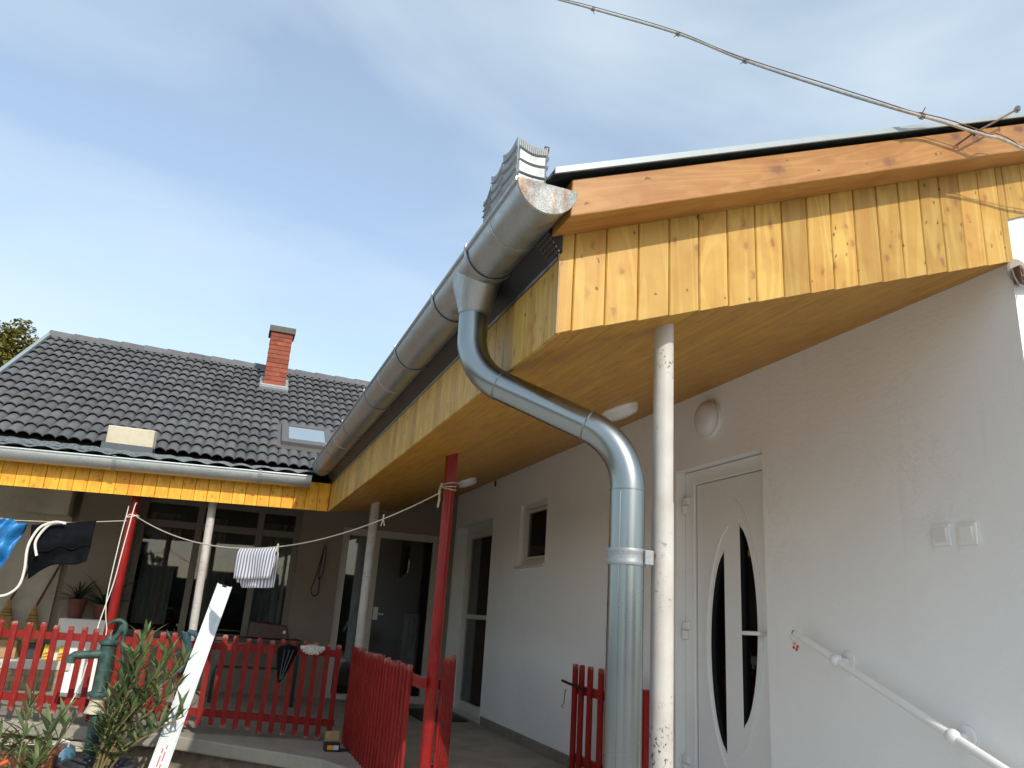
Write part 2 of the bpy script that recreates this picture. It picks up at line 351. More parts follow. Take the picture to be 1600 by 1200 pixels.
M['tree'] = leafm('autumn_walnut_leaf', (0.10, 0.115, 0.03), (0.19, 0.175, 0.045), (0.34, 0.22, 0.05))
M['flowerleaf'] = leafm('petunia_leaf', (0.10, 0.12, 0.02), (0.16, 0.15, 0.03), (0.22, 0.15, 0.05))
def striped():
    t = NT('striped_towel_cloth'); v = t.coords(); uv = t.new('TexCoord'); w = t.new('TexWave', wave_type='BANDS', bands_direction='X', Scale=4.2)
    t.link(uv.outputs['UV'], w.inputs['Vector'])
    c = t.ramp(w.outputs['Fac'], [(0.30, (0.20, 0.20, 0.27)), (0.52, (0.70, 0.69, 0.72)), (1.0, (0.80, 0.79, 0.80))])
    t.color(c).set(Roughness=0.95); t.bump(t.noise(v, 200, 3), 0.2, 0.002); return t.m
M['stripe'] = striped()

# ------------------------------------------------------------------ ground
g = MB().box(-60, 60, -60, 90, -0.75, -0.45).build('ground', M['ground']); struct(g)
yp = MB().box(-10.5, 3.5, -8.0, 6.2, -.449, -.444).build('yard_paving', concrete('pale_yard_concrete', (0.46, 0.43, 0.38), (0.57, 0.54, 0.48), (0.64, 0.61, 0.55))); struct(yp)
EY = 9.8                                  # back wall of the veranda
slab_top = [(-6, 7.3, .17), (-4.15, 7.13, .12), (-2.93, 6.9, .055), (-1.87, 6.27, 0), (-1.72, 5.9, 0), (-1.72, 2.9, 0), (0, 2.9, 0), (0, EY, 0), (-6, EY, .17)]
vf = MB().prism([(x, y, z-0.10) for x, y, z in slab_top], slab_top).build('veranda_floor', M['floor'], bevel=0.012); struct(vf)
rs = MB().prism([(-6, 7.45, -.47), (-4.15, 7.28, -.47), (-2.9, 7.05, -.47), (-1.8, 6.42, -.47), (-1.62, 5.95, -.47), (-1.62, 3.0, -.47), (0, 3.0, -.47), (0, EY, -.47), (-6, EY, -.47)],
                [(-6, 7.45, .07), (-4.15, 7.28, .03), (-2.9, 7.05, -.045), (-1.8, 6.42, -.10), (-1.62, 5.95, -.10), (-1.62, 3.0, -.10), (0, 3.0, -.10), (0, EY, -.10), (-6, EY, .06)]).build('veranda_plinth', M['greywood']); struct(rs)
st = MB().box(-1.55, 0, 2.6, 2.9, -.47, -.16).box(-1.55, 0, 2.3, 2.6, -.47, -.31).build('step', M['concrete'], bevel=0.01); struct(st)

# trees and hedge closing the yard behind and left of the viewer (they show in the window panes)
M['hedge'] = leafm('dark_hedge_leaf', (0.02, 0.032, 0.012), (0.035, 0.055, 0.02), (0.06, 0.075, 0.03))
def hedge_strip(pts, hgt, seed):
    rr = random.Random(seed); b = MB(); pts = [Vector(q) for q in pts]; L = [0]
    for i in range(len(pts)-1):
        d = pts[i+1]-pts[i]; n = int(d.length/.22); u = d.normalized(); nn = Vector((-u.y, u.x, 0))
        for k in range(n):
            x = pts[i]+u*(k*.22); h = hgt*(.72+.28*math.sin(k*.21+seed)*math.cos(k*.083+1.3*seed)+.06*rr.random())
            for j in range(int(h/.16)):
                z = -.45+j*.16+rr.uniform(-.1, .1); c = x+nn*rr.uniform(-.6, .6)*(1-.5*z/h)+Vector((0, 0, z)); q = Euler((rr.uniform(-1.2, 1.2), rr.uniform(-1.2, 1.2), rr.uniform(0, 6.3))).to_matrix(); w = rr.uniform(.14, .26)
                b.quad(*[c+q @ Vector(v)*w for v in ((-1.1, 0, 0), (0, -.7, .1), (1.1, 0, 0), (0, .7, .1))])
        for k in range(n//5):
            x = pts[i]+u*(k*1.1); hh = hgt*(.66+.26*math.sin(k*5*.21+seed)*math.cos(k*5*.083+1.3*seed)); b.hexa([x+nn*-.35+Vector((0, 0, -.45)), x+u*1.1+nn*-.35+Vector((0, 0, -.45)), x+u*1.1+nn*.35+Vector((0, 0, -.45)), x+nn*.35+Vector((0, 0, -.45)), x+nn*-.15+Vector((0, 0, hh)), x+u*1.1+nn*-.15+Vector((0, 0, hh)), x+u*1.1+nn*.15+Vector((0, 0, hh)), x+nn*.15+Vector((0, 0, hh))])
    return b
hs_ = hedge_strip([(9, -9.5, 0), (-9.5, -10, 0)], 3.2, 3).build('far_hedge', M['hedge']); stuff(hs_)
hs2 = hedge_strip([(-10.5, -9.5, 0), (-12.5, 2, 0), (-13.5, 15, 0)], 1.3, 4).build('far_hedge', M['hedge']); stuff(hs2)
# ------------------------------------------------------------------ white house wing (right)
house = thing('house', 'white plastered house wing with pine clad veranda eaves and white front door', 'house', (0, 4, 0))
YG = 1.96                                 # front face of the gable cladding
WX = 4.5                                  # the wing runs back this far to the right
def wall_x(X, y0, y1, z0, ztop, holes, th):
    """wall in plane x=X facing -x, holes = (ya,yb,za,zb) with reveals of depth th"""
    b = MB(); ys = sorted({y0, y1, *[h[0] for h in holes], *[h[1] for h in holes]}); zs = sorted({z0, ztop, *[h[2] for h in holes], *[h[3] for h in holes]})
    for i in range(len(ys)-1):
        for j in range(len(zs)-1):
            cy, cz = (ys[i]+ys[i+1])/2, (zs[j]+zs[j+1])/2
            if any(h[0] < cy < h[1] and h[2] < cz < h[3] for h in holes): continue
            b.quad((X, ys[i], zs[j]), (X, ys[i+1], zs[j]), (X, ys[i+1], zs[j+1]), (X, ys[i], zs[j+1]))
    for ya, yb, za, zb in holes:
        b.quad((X, ya, za), (X, yb, za), (X+th, yb, za), (X+th, ya, za)); b.quad((X, ya, zb), (X, yb, zb), (X+th, yb, zb), (X+th, ya, zb))
        b.quad((X, ya, za), (X, ya, zb), (X+th, ya, zb), (X+th, ya, za)); b.quad((X, yb, za), (X, yb, zb), (X+th, yb, zb), (X+th, yb, za))
    return b
DH = (3.565, 4.47, 0.0, 2.095); WH = (6.72, 7.42, 1.58, 2.19); GH = (8.29, 9.72, 0.0, 2.15)
wall_x(0, 1.975, EY, -.45, 2.72, [DH, WH, GH], 0.22).build('wall', M['plaster'], house)
# end wall facing the yard
ew = MB().quad((0, 1.975, -.45), (WX, 1.975, -.45), (WX, 1.975, 4.2), (0, 1.975, 2.86)); ew.build('end_wall', M['plaster'], house)
MB().quad((WX, 1.975, -.45), (WX, EY+3, -.45), (WX, EY+3, 3.2), (WX, 1.975, 3.2)).build('rear_wall', M['plaster'], house)
# rooms behind the openings, closed dark boxes
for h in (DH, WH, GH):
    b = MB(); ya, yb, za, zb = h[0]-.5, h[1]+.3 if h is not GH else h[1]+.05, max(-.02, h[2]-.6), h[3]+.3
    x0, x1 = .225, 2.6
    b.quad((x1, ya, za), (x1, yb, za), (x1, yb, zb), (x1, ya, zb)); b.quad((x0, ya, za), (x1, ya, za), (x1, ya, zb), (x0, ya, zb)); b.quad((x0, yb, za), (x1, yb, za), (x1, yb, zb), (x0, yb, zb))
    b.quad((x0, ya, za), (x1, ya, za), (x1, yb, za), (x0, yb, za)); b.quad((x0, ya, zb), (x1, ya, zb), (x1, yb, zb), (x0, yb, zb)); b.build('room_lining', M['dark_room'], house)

# front door: frame, leaf with a lens of two curved panes, hinges, handle
door = MB(); X = 0.10
door.box(X-.03, X+.05, 4.36, 4.468, 0, 2.09).box(X-.03, X+.05, 3.567, 3.62, 0, 2.09).box(X-.03, X+.05, 3.62, 4.36, 2.0, 2.09)
fd = door.build('front_door', M['pvc'], house, bevel=0.006)
# leaf face with two cut-outs, built as strips in z
def lens(y_tip, z0, z1, bulge):       # y offset of an arc between z0 and z1
    def f(z):
        if z <= z0 or z >= z1: return None
        t = (z-z0)/(z1-z0); return bulge*(4*t*(1-t))**0.62
    return f
cy = 3.985
L1 = (4.065, 0.43, 1.54, 0.145, +1); L2 = (3.905, 0.585, 1.69, 0.145, -1)
def pane_poly(P, n=24):
    yi, z0, z1, bu, sgn = P; pts = [(yi, z0)]
    for i in range(1, n): 
        t = i/n; pts.append((yi+sgn*bu*(4*t*(1-t))**0.62, z0+(z1-z0)*t))
    pts.append((yi, z1)); return pts
leaf = MB(); zs = [0.02+i*(1.995-0.02)/90 for i in range(91)]
def edge(P, z):
    yi, z0, z1, bu, sgn = P
    if z <= z0 or z >= z1: return None
    t = (z-z0)/(z1-z0); return yi+sgn*bu*(4*t*(1-t))**0.62
XF = X-.012
for i in range(90):
    za, zb = zs[i], zs[i+1]
    e1a, e1b, e2a, e2b = edge(L1, za) or L1[0], edge(L1, zb) or L1[0], edge(L2, za) or L2[0], edge(L2, zb) or L2[0]
    leaf.quad((XF, 4.352, za), (XF, e1a, za), (XF, e1b, zb), (XF, 4.352, zb))
    leaf.quad((XF, L1[0], za), (XF, L2[0], za), (XF, L2[0], zb), (XF, L1[0], zb))
    leaf.quad((XF, e2a, za), (XF, 3.628, za), (XF, 3.628, zb), (XF, e2b, zb))
lf = leaf.build('leaf', M['pvc'], fd)
for P in (L1, L2):
    pp = pane_poly(P); n = len(pp)
    MB().prism([(X+.016, y, z) for y, z in pp], [(X+.02, y, z) for y, z in pp]).build('pane', M['glass'], fd)
    rb = MB()
    for i in range(n):
        a, b_ = pp[i], pp[(i+1) % n]; rb.quad((XF, a[0], a[1]), (XF, b_[0], b_[1]), (X+.03, b_[0], b_[1]), (X+.03, a[0], a[1]))
    rb.build('pane_reveal', M['black'], fd)
# raised moulding that follows the lens outside the panes
mo = MB()
def arc(yc, z0, z1, bu, sgn, n=26): return [(XF-.002, yc+sgn*bu*(4*(i/n)*(1-i/n))**0.68, z0+(z1-z0)*i/n) for i in range(n+1)]
mo.tube(arc(4.02, 0.30, 1.70, 0.225, 1), [0.004+0.010*math.sin(math.pi*i/26) for i in range(27)], 6)
mo.tube(arc(3.955, 0.42, 1.87, 0.235, -1), [0.004+0.010*math.sin(math.pi*i/26) for i in range(27)], 6)
mo.build('moulding', M['pvc'], fd, smooth=True)
for z in (0.30, 1.075, 1.87):
    MB().box(X-.062, X-.03, 4.40, 4.455, z+.004, z+.05).box(X-.062, X-.03, 4.43, 4.458, z-.055, z).build('hinge', M['pvc'], fd, bevel=0.005)
MB().box(X-.03, XF, 3.645, 3.685, .98, 1.18).tube([(XF, 3.665, 1.083), (X-.075, 3.665, 1.083), (X-.08, 3.68, 1.083), (X-.08, 3.80, 1.081)], 0.0115, 8).build('handle', M['pvc'], fd, smooth=True)
# things seen dimly behind the panes
MB().box(.16, .17, 3.8, 3.90, 1.40, 1.465).build('yellow_band', M['yellow'], fd)  # plain yellow band behind the right pane
MB().grid(lambda u, v: (.145+.006*math.sin(u*30), 4.07+.085*u, 1.06+.24*v*(1-.5*u)), 14, 4).build('curtain', M['curtain'], fd)
MB().tube([(.14, 4.19, 1.03), (.15, 4.07, .90)], .012, 6).tube([(.16, 4.14, .78), (.16, 4.13, .55)], .010, 6).build('lever', M['curtain'], fd)

# small window
wf = MB(); X = .035
ya, yb, za, zb = WH
wf.box(X, X+.06, ya, ya+.05, za, zb).box(X, X+.06, yb-.05, yb, za, zb).box(X, X+.06, ya+.05, yb-.05, za, za+.05).box(X, X+.06, ya+.05, yb-.05, zb-.05, zb)
sw = wf.build('window', M['pvc_dim'], house, bevel=0.004)
MB().box(X+.015, X+.05, ya+.055, ya+.085, za+.055, zb-.055).box(X+.015, X+.05, yb-.10, yb-.055, za+.055, zb-.055).box(X+.015, X+.05, ya+.085, yb-.10, za+.055, za+.085).box(X+.015, X+.05, ya+.085, yb-.10, zb-.09, zb-.055).build('sash', M['pvc_dim'], sw, bevel=0.004)
MB().box(X+.03, X+.035, ya+.085, yb-.10, za+.085, zb-.09).build('pane', M['glass'], sw)
MB().box(-.035, X, ya-.03, yb+.03, za-.03, za-.002).build('sill', M['pvc_dim'], sw, bevel=0.004)
MB().grid(lambda u, v: (.36+.015*math.sin(u*40), 7.42-.35*u, 1.6+.6*v), 30, 2).build('curtain', M['curtain'], sw)

# far glazed veranda door in the side wall
gd = MB(); X = .14; ya, yb, za, zb = GH
gd.box(X, X+.07, ya, ya+.07, za, zb).box(X, X+.07, yb-.07, yb, za, zb).box(X, X+.07, ya+.07, yb-.07, zb-.09, zb)
gdo = gd.build('glazed_door', M['pvc_dim'], house, bevel=0.005)
MB().box(X+.01, X+.06, ya+.07, ya+.13, 0, zb-.09).box(X+.01, X+.06, yb-.17, yb-.07, 0, zb-.09).box(X+.01, X+.06, ya+.13, yb-.17, 0, .10).box(X+.01, X+.06, ya+.13, yb-.17, 1.035, 1.085).box(X+.01, X+.06, ya+.13, yb-.17, zb-.15, zb-.09).build('leaf', M['pvc_dim'], gdo, bevel=0.005)
for z0, z1 in ((.10, 1.035), (1.085, zb-.15)): MB().box(X+.03, X+.036, ya+.13, yb-.17, z0, z1).build('pane', M['glass'], gdo)
MB().grid(lambda u, v: (.40+.03*math.sin(u*25), 9.5-.5*u, .05+1.95*v), 30, 2).build('curtain', M['blue_cloth'] if False else M['teal_cloth'], gdo)

# skirting tiles along the wall
sk = MB().box(-.006, -.002, 4.6, 8.25, 0.002, .075).build('skirting', M['mortar'], house)
tme = MB().box(-.014, -.003, 0.003, .297, 0.002, .078).mesh('skirting_tile', tile_mat('greige_skirting_tile', (0.30, 0.27, 0.23), 0.4))
for i in range(12): inst('tile', tme, sk, (0, 4.62+.3*i, 0))

# soffit: boards lengthwise, rising to the wall; cut along the valley at the inner corner
KS = .3477; XE, ZE, YC = -1.967, 1.89, 7.123
def zsof(x): return ZE+(x-XE)*KS
KL = 0.15
def yvalley(x): return YC+(x-XE)*KS/KL
sof = MB(); y1 = EY
xv = XE+(EY-YC)*KL/KS; sof.quad((XE, YG+.01, zsof(XE)+.025), (0, YG+.01, zsof(0)+.025), (0, EY, zsof(0)+.025), (xv, EY, zsof(xv)+.025), (XE, YC, zsof(XE)+.025))
so_ = sof.build('soffit', M['void'], house)
n = 20; w = -XE/n
for i in range(n):
    xa, xb = XE+i*w+.0005, XE+(i+1)*w-.0005; ye = [min(EY-.01, yvalley(x)) for x in (xa, xb)]
    c = .0022; za, zb = zsof(xa), zsof(xb)
    b = MB(); lo = [(xa, YG+.012, za+.012), (xa, YG+.012, za+c), (xa+c, YG+.012, za+c*KS), (xb-c, YG+.012, zb-c*KS), (xb, YG+.012, zb+c), (xb, YG+.012, zb+.012)]
    hi = [(p[0], ye[0]+(ye[1]-ye[0])*(p[0]-xa)/(xb-xa), p[2]) for p in lo]
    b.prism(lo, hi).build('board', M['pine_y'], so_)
# soffit of the left wing, rising away from the yard, closing the corner
sof2 = MB()
sof2.quad((-7, YC, ZE-.05), (XE, YC, ZE), (XE+(EY-YC)*KL/KS, EY, ZE+(EY-YC)*KL), (-7, EY, ZE+(EY-YC)*KL-.05))

# gable cladding
BB = lambda x: 2.186+(x+2.011)*.4076     # bottom of the barge board at its back
gc = MB().prism([(-1.96, YG+.013, zsof(-1.96)+.01), (0, YG+.013, zsof(0)+.01), (0, YG+.013, BB(0)+.1), (-1.96, YG+.013, BB(-1.96)+.05)],
                [(-1.96, YG+.0145, zsof(-1.96)+.01), (0, YG+.0145, zsof(0)+.01), (0, YG+.0145, BB(0)+.1), (-1.96, YG+.0145, BB(-1.96)+.05)]).build('gable_cladding', M['void'], house)
joints = [-1.970, -1.919, -1.811, -1.698, -1.586, -1.474, -1.362, -1.248, -1.135, -1.024, -.916, -.806, -.694, -.583, -.474, -.367, -.258, -.15, -.04, .0]
def clad(xa, xb, za0, zb0, za1, zb1, parent, y=YG, mat='pine_z'):
    c = .0035; g = .0011; xa += g; xb -= g
    f = [(xa, za0), (xb, zb0), (xb, zb1), (xa, za1)]
    lo = [(xa+c, y, za0), (xb-c, y, zb0), (xb-c, y, zb1), (xa+c, y, za1)]
    mid = [(xa, y+c, za0), (xb, y+c, zb0), (xb, y+c, zb1), (xa, y+c, za1)]; bk = [(xa, y+.012, za0), (xb, y+.012, zb0), (xb, y+.012, zb1), (xa, y+.012, za1)]
    b = MB(); n = 0; b.v = lo+mid+bk
    b.f = [(3,2,1,0), (8,9,10,11)]
    for k in range(4):
        k2 = (k+1) % 4; b.f += [(k, k2, 4+k2, 4+k), (4+k, 4+k2, 8+k2, 8+k)]
    return b.build('board', M[mat], parent)
for xa, xb in zip(joints[:-1], joints[1:]):
    j = random.uniform(-.0006, .0006)
    clad(xa, xb, zsof(xa)+j, zsof(xb)+j, BB(xa)+.02, BB(xb)+.02, gc)
for i in range(14):
    xa, xb = .0+.11*i, .11+.11*i; clad(xa, xb, 2.765+.41*xa, 2.765+.41*xb, BB(xa)+.02, BB(xb)+.02, gc)
# barge board (deep pine beam)
def bargebox(b, x0, x1, y0, y1, z0f, z1f):
    return b.hexa([(x0, y0, z0f(x0)), (x1, y0, z0f(x1)), (x1, y1, z0f(x1)), (x0, y1, z0f(x0)), (x0, y0, z1f(x0)), (x1, y0, z1f(x1)), (x1, y1, z1f(x1)), (x0, y1, z1f(x0))])
zb0 = lambda x: 2.186+(x+2.011)*.4076; zb1 = lambda x: 2.302+(x+2.022)*.4045
ba = math.atan(.4076); bh = .113; bs = bh*math.tan(ba); bbm = MB().hexa([(0, 0, 0), (3.9, 0, 0), (3.9, .146, 0), (0, .146, 0), (bs, 0, bh), (3.9+bs, 0, bh), (3.9+bs, .146, bh), (bs, .146, bh)])
bbo = bbm.build('barge_board', M['beam'], house, bevel=0.004); bbo.location = (-2.002, 1.812, zb0(-2.002)); bbo.rotation_euler = (0, -ba, 0)
# roof sheet with drip flashing
zr = lambda x: 2.312+(x+2.072)*.4095
rf = bargebox(MB(), -2.066, WX/2+.6, 1.806, EY+1.5, lambda x: zr(x)-.007, lambda x: zr(x)-.001)
roof_r = rf.build('roof', M['porch'], house)
bargebox(MB(), -2.068, WX/2+.6, 1.782, 1.79, lambda x: zr(x)-.016, lambda x: zr(x)+.004).hexa([(x, y, zr(x)+z) for x, y, z in ((-2.067, 1.79, .0005), (2.8, 1.79, .0005), (2.8, 1.88, .0005), (-2.067, 1.88, .0005), (-2.067, 1.79, .003), (2.8, 1.79, .003), (2.8, 1.88, .003), (-2.067, 1.88, .003))]).build('verge_flashing', M['flashing'], roof_r)
MB().hexa([(-2.085, 1.96, zr(-2.07)-.03), (-2.068, 1.96, zr(-2.07)-.012), (-2.068, 7.0, zr(-2.07)-.012), (-2.085, 7.0, zr(-2.07)-.03), (-2.085, 1.96, zr(-2.07)-.026), (-2.066, 1.96, zr(-2.07)), (-2.066, 7.0, zr(-2.07)), (-2.085, 7.0, zr(-2.07)-.026)]).build('eaves_flashing', M['flashing'], roof_r)
MB().box(-2.060, -2.014, 1.86, 1.93, 2.262, 2.297).build('packing_piece', M['pvc'], roof_r)
# rear slope of the roof
MB().hexa([(2.85, 1.795, zr(2.85)-.013), (5.2, 1.795, zr(2.85)-.97), (5.2, EY+1.5, zr(2.85)-.97), (2.85, EY+1.5, zr(2.85)-.013), (2.85, 1.795, zr(2.85)-.001), (5.2, 1.795, zr(2.85)-.95), (5.2, EY+1.5, zr(2.85)-.95), (2.85, EY+1.5, zr(2.85)-.001)]).build('rear_slope', M['porch'], roof_r)

# side fascia: short upright boards under the gutter, shaded
fa = MB().box(XE+.013, XE+.016, YG+.02, YC, ZE+.02, 2.12).build('fascia', M['void'], house)
fme = {}
def fboard(wd):
    c = .003; g = .001; b = MB()
    lo = [(0, g+c, 0), (0, wd-g-c, 0), (0, wd-g-c, .243), (0, g+c, .243)]
    mid = [(c, g, 0), (c, wd-g, 0), (c, wd-g, .243), (c, g, .243)]; bk = [(.012, g, 0), (.012, wd-g, 0), (.012, wd-g, .243), (.012, g, .243)]
    b.v = lo+mid+bk; b.f = [(0,1,2,3), (11,10,9,8)]
    for k in range(4):
        k2 = (k+1) % 4; b.f += [(k, k2, 4+k2, 4+k), (4+k, 4+k2, 8+k2, 8+k)]
    return b.mesh('fascia_board', M['pine_f'])
fm = fboard(.0955); yy = YG+.004; 
while yy < YC-.02:
    inst('board', fm, fa, (XE, yy, ZE+random.uniform(-.001, .001)-.002)); yy += .0955
MB().box(XE-.002, XE+.006, YG+.02, YC, 2.134, 2.147).build('drip_strip', M['gutter'], fa)
MB().box(XE-.0035, XE+.002, YG-.0025, YG+.003, ZE-.002, 2.133).build('corner_trim', M['card'], fa)
# black ventilation strip between fascia and gutter
vs = MB(); vs.quad((XE+.002, YG-.012, 2.146), (XE+.002, YC-.02, 2.146), (-2.02, YC-.02, 2.215), (-2.02, YG-.012, 2.215)); vs.quad((-2.02, YG-.012, 2.215), (-2.02, YC-.02, 2.215), (-1.99, YC, 2.31), (-1.99, YG-.012, 2.31))
vs.quad((XE+.002, YG-.012, 2.146), (-2.02, YG-.012, 2.215), (-1.99, YG-.012, 2.31), (XE+.001, YG-.012, 2.20))
vso = vs.build('ventilation_strip', M['black'], house)
hb = MB()
for i in range(7):
    for j in range(5):
        y = YG-.008+i*.013; t = .12+j*.17; x = XE+.002+t*(-2.02-XE-.002); z = 2.146+t*.069
        hb.box(x-.0055, x-.001, y, y+.006, z-.004, z+.001)
stuff(hb.build('perforation', M['steel'], vso))

# ------------------------------------------------------------------ dark-roofed house wing (left)
hl = thing('house', 'house wing under a dark grey tiled roof with a red brick chimney', 'house', (-4, EY, 0))
def wall_y(Y, x0, x1, z0, z1, holes, th):
    b = MB(); xs = sorted({x0, x1, *[h[0] for h in holes], *[h[1] for h in holes]}); zs = sorted({z0, z1, *[h[2] for h in holes], *[h[3] for h in holes]})
    for i in range(len(xs)-1):
        for j in range(len(zs)-1):
            cx, cz = (xs[i]+xs[i+1])/2, (zs[j]+zs[j+1])/2
            if any(h[0] < cx < h[1] and h[2] < cz < h[3] for h in holes): continue
            b.quad((xs[i], Y, zs[j]), (xs[i+1], Y, zs[j]), (xs[i+1], Y, zs[j+1]), (xs[i], Y, zs[j+1]))
    for xa, xb, za, zb in holes:
        b.quad((xa, Y, za), (xb, Y, za), (xb, Y+th, za), (xa, Y+th, za)); b.quad((xa, Y, zb), (xb, Y, zb), (xb, Y+th, zb), (xa, Y+th, zb))
        b.quad((xa, Y, za), (xa, Y, zb), (xa, Y+th, zb), (xa, Y+th, za)); b.quad((xb, Y, za), (xb, Y, zb), (xb, Y+th, zb), (xb, Y+th, za))
    return b
BW = (-3.76, -1.95, .62, 2.16); SD = (-1.44, -.19, 0.0, 2.03)
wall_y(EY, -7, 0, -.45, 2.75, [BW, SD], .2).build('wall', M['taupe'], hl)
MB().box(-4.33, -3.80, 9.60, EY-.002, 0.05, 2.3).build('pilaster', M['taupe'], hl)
MB().box(-7, -4.42, 9.45, EY-.002, 1.83, 2.3).build('lintel_beam', M['plaster_old'], hl)
MB().box(-6.6, -4.42, EY-.03, EY-.003, 0.1, 1.83).build('render_patch', M['plaster_old'], hl)
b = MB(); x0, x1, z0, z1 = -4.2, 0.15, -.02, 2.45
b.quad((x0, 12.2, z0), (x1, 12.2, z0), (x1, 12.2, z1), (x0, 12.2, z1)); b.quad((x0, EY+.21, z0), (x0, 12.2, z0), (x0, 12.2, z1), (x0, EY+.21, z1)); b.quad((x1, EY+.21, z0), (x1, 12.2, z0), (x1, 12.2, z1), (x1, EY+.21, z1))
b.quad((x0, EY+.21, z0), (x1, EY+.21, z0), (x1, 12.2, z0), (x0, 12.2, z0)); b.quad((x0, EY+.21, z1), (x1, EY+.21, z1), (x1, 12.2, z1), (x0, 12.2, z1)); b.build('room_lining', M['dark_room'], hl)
# big veranda window with transoms
bw = MB(); Y = EY+.05; xa, xb, za, zb = BW
for x in (xa, -3.14, -2.46, xb-.07): bw.box(x, x+.075, Y, Y+.06, za, zb)
bw.box(xa+.075, xb-.07, Y+.004, Y+.056, za, za+.07).box(xa+.075, xb-.07, Y+.004, Y+.056, 1.83, 1.91).box(xa+.075, xb-.07, Y+.004, Y+.056, zb-.06, zb)
bwo = bw.build('window', M['brownframe'], hl, bevel=0.005)
for x0, x1 in ((xa+.075, -3.14), (-3.065, -2.46), (-2.385, xb-.07)):
    for z0, z1 in ((za+.07, 1.83), (1.91, zb-.06)): MB().box(x0, x1, Y+.03, Y+.035, z0, z1).build('pane', M['glass'], bwo)
MB().box(xa-.05, xb+.05, EY-.06, Y, za-.04, za-.002).build('sill', M['concrete'], bwo, bevel=0.004)
for x0, x1 in ((-2.38, -1.98), (-3.66, -3.30), (-3.05, -2.80)):
    MB().grid(lambda u, v: (x0+(x1-x0)*u, EY+.26+.022*math.sin(u*34), .75+1.25*v), 40, 2).build('curtain', M['curtain'], bwo)
MB().box(-3.0, -2.72, EY+.5, EY+.52, 1.0, 1.55).build('poster', M['curtain'], bwo)
# sliding veranda door
sd = MB(); xa, xb, za, zb = SD; Y = EY+.03
sd.box(xa, xa+.09, Y, Y+.07, za, zb).box(xb-.08, xb, Y, Y+.07, za, zb).box(xa+.09, xb-.08, Y, Y+.07, zb-.09, zb).box(xa+.09, xb-.08, Y, Y+.07, 0, .09).box(-1.10, -.96, Y+.003, Y+.067, .09, zb-.09)
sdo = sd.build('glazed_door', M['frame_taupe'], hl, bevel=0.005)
MB().box(xa+.09, -1.10, Y+.03, Y+.035, .09, zb-.09).build('pane', M['glass'], sdo); MB().box(-.96, xb-.08, Y+.03, Y+.035, .09, zb-.09).build('pane', M['glass'], sdo)
MB().box(-.955, -.90, Y-.02, Y+.01, .95, 1.10).tube([(-.93, Y-.02, 1.02), (-.93, Y-.06, 1.02), (-.84, Y-.06, 1.02)], .009, 6).build('handle', M['pvc_dim'], sdo)
MB().grid(lambda u, v: (-.5+.22*u, EY+.3+.03*math.sin(u*20), .3+.75*v), 20, 2).build('curtain', M['curtain'], sdo)
# soffit of this wing
sof2.build('soffit', M['plaster_old'], hl)
# fascia of upright boards, gently falling to the left
DZ = .0236
fa2 = MB().hexa([(-7, YC+.013, ZE-.12+.02), (XE, YC+.013, ZE+.02), (XE, YC+.016, ZE+.02), (-7, YC+.016, ZE-.12+.02), (-7, YC+.013, 2.02), (XE, YC+.013, 2.14), (XE, YC+.016, 2.14), (-7, YC+.016, 2.02)]).build('fascia', M['void'], hl)
x = XE-.001
while x > -7:
    wd = .103; z0a, z0b = ZE+(x-wd-XE)*DZ, ZE+(x-XE)*DZ; clad(x-wd, x, z0a, z0b, z0a+.25, z0b+.25, fa2, YC, 'pine_l'); x -= wd

# main roof: individual interlocking double-wave tiles
EV, EZ, RY, RZ = 9.40, 2.60, 13.0, 4.77
pit = math.atan2(RZ-EZ, RY-EV); SL = math.hypot(RZ-EZ, RY-EV); NR = 15; CR = SL/NR
vd = Vector((0, math.cos(pit), math.sin(pit))); nd = Vector((0, -math.sin(pit), math.cos(pit)))
RX0 = -5.80; NCOL = 20; TW = .246; NEXTRA = 8
ro = MB(); x1 = RX0+(NCOL+NEXTRA)*TW
p = lambda x, s, h: Vector((x, EV, EZ))+vd*s+nd*h
ro.quad(p(RX0, .02, -.03), p(x1, .02, -.03), p(x1, SL, -.03), p(RX0, SL, -.03))
ro.quad((RX0, RY, RZ-.03), (x1, RY, RZ-.03), (x1, RY+3.6, EZ), (RX0, RY+3.6, EZ))
roof = ro.build('roof', M['void'], hl)
MB().quad((RX0+.1, EV+.1, 0), (RX0+.1, RY+3.4, 0), (RX0+.1, RY+3.4, EZ), (RX0+.1, RY, RZ-.06), (RX0+.1, EV+.1, EZ)).build('gable_wall', M['plaster'], hl)
MB().box(RX0+.1, -2.0, EV+.12, EV+.16, 2.35, EZ-.02).build('eaves_board', M['void'], hl)
NU = 16
def wave(u):
    t = (u/(TW/2)) % 1.0; return .036*(math.sin(math.pi*t)**0.75 if 0 < t < 1 else 0)
tm = MB(); Lt = CR*1.12
us = [TW*i/NU for i in range(NU+1)]
for s_, lift in ((0, .036), (Lt, 0.0)):
    for u in us: tm.v.append((u+.001, s_, wave(u)+lift))
for u in us: tm.v.append((u+.001, 0.002, wave(u)+.036-.012))
K = NU+1
for i in range(NU): tm.f += [(i, i+1, K+i+1, K+i), (2*K+i, 2*K+i+1, i+1, i)]
tmesh = tm.mesh('roof_tile', M['tile'], True, 35)
SKX0, SKX1, SKS0, SKS1 = -2.33, -1.69, .66, 1.35
for r in range(NR):
    for c in range(NCOL):
        x = RX0+c*TW; s_ = r*CR
        if x+TW > SKX0+.13 and x < SKX1-.13 and s_+CR*.6 > SKS0 and s_+CR*.4 < SKS1: continue
        o = inst('tile', tmesh, roof, p(x, s_, random.uniform(0, .003)), (pit+random.uniform(-.007, .007), random.uniform(-.006, .006), random.uniform(-.006, .006)))
ex = MB()
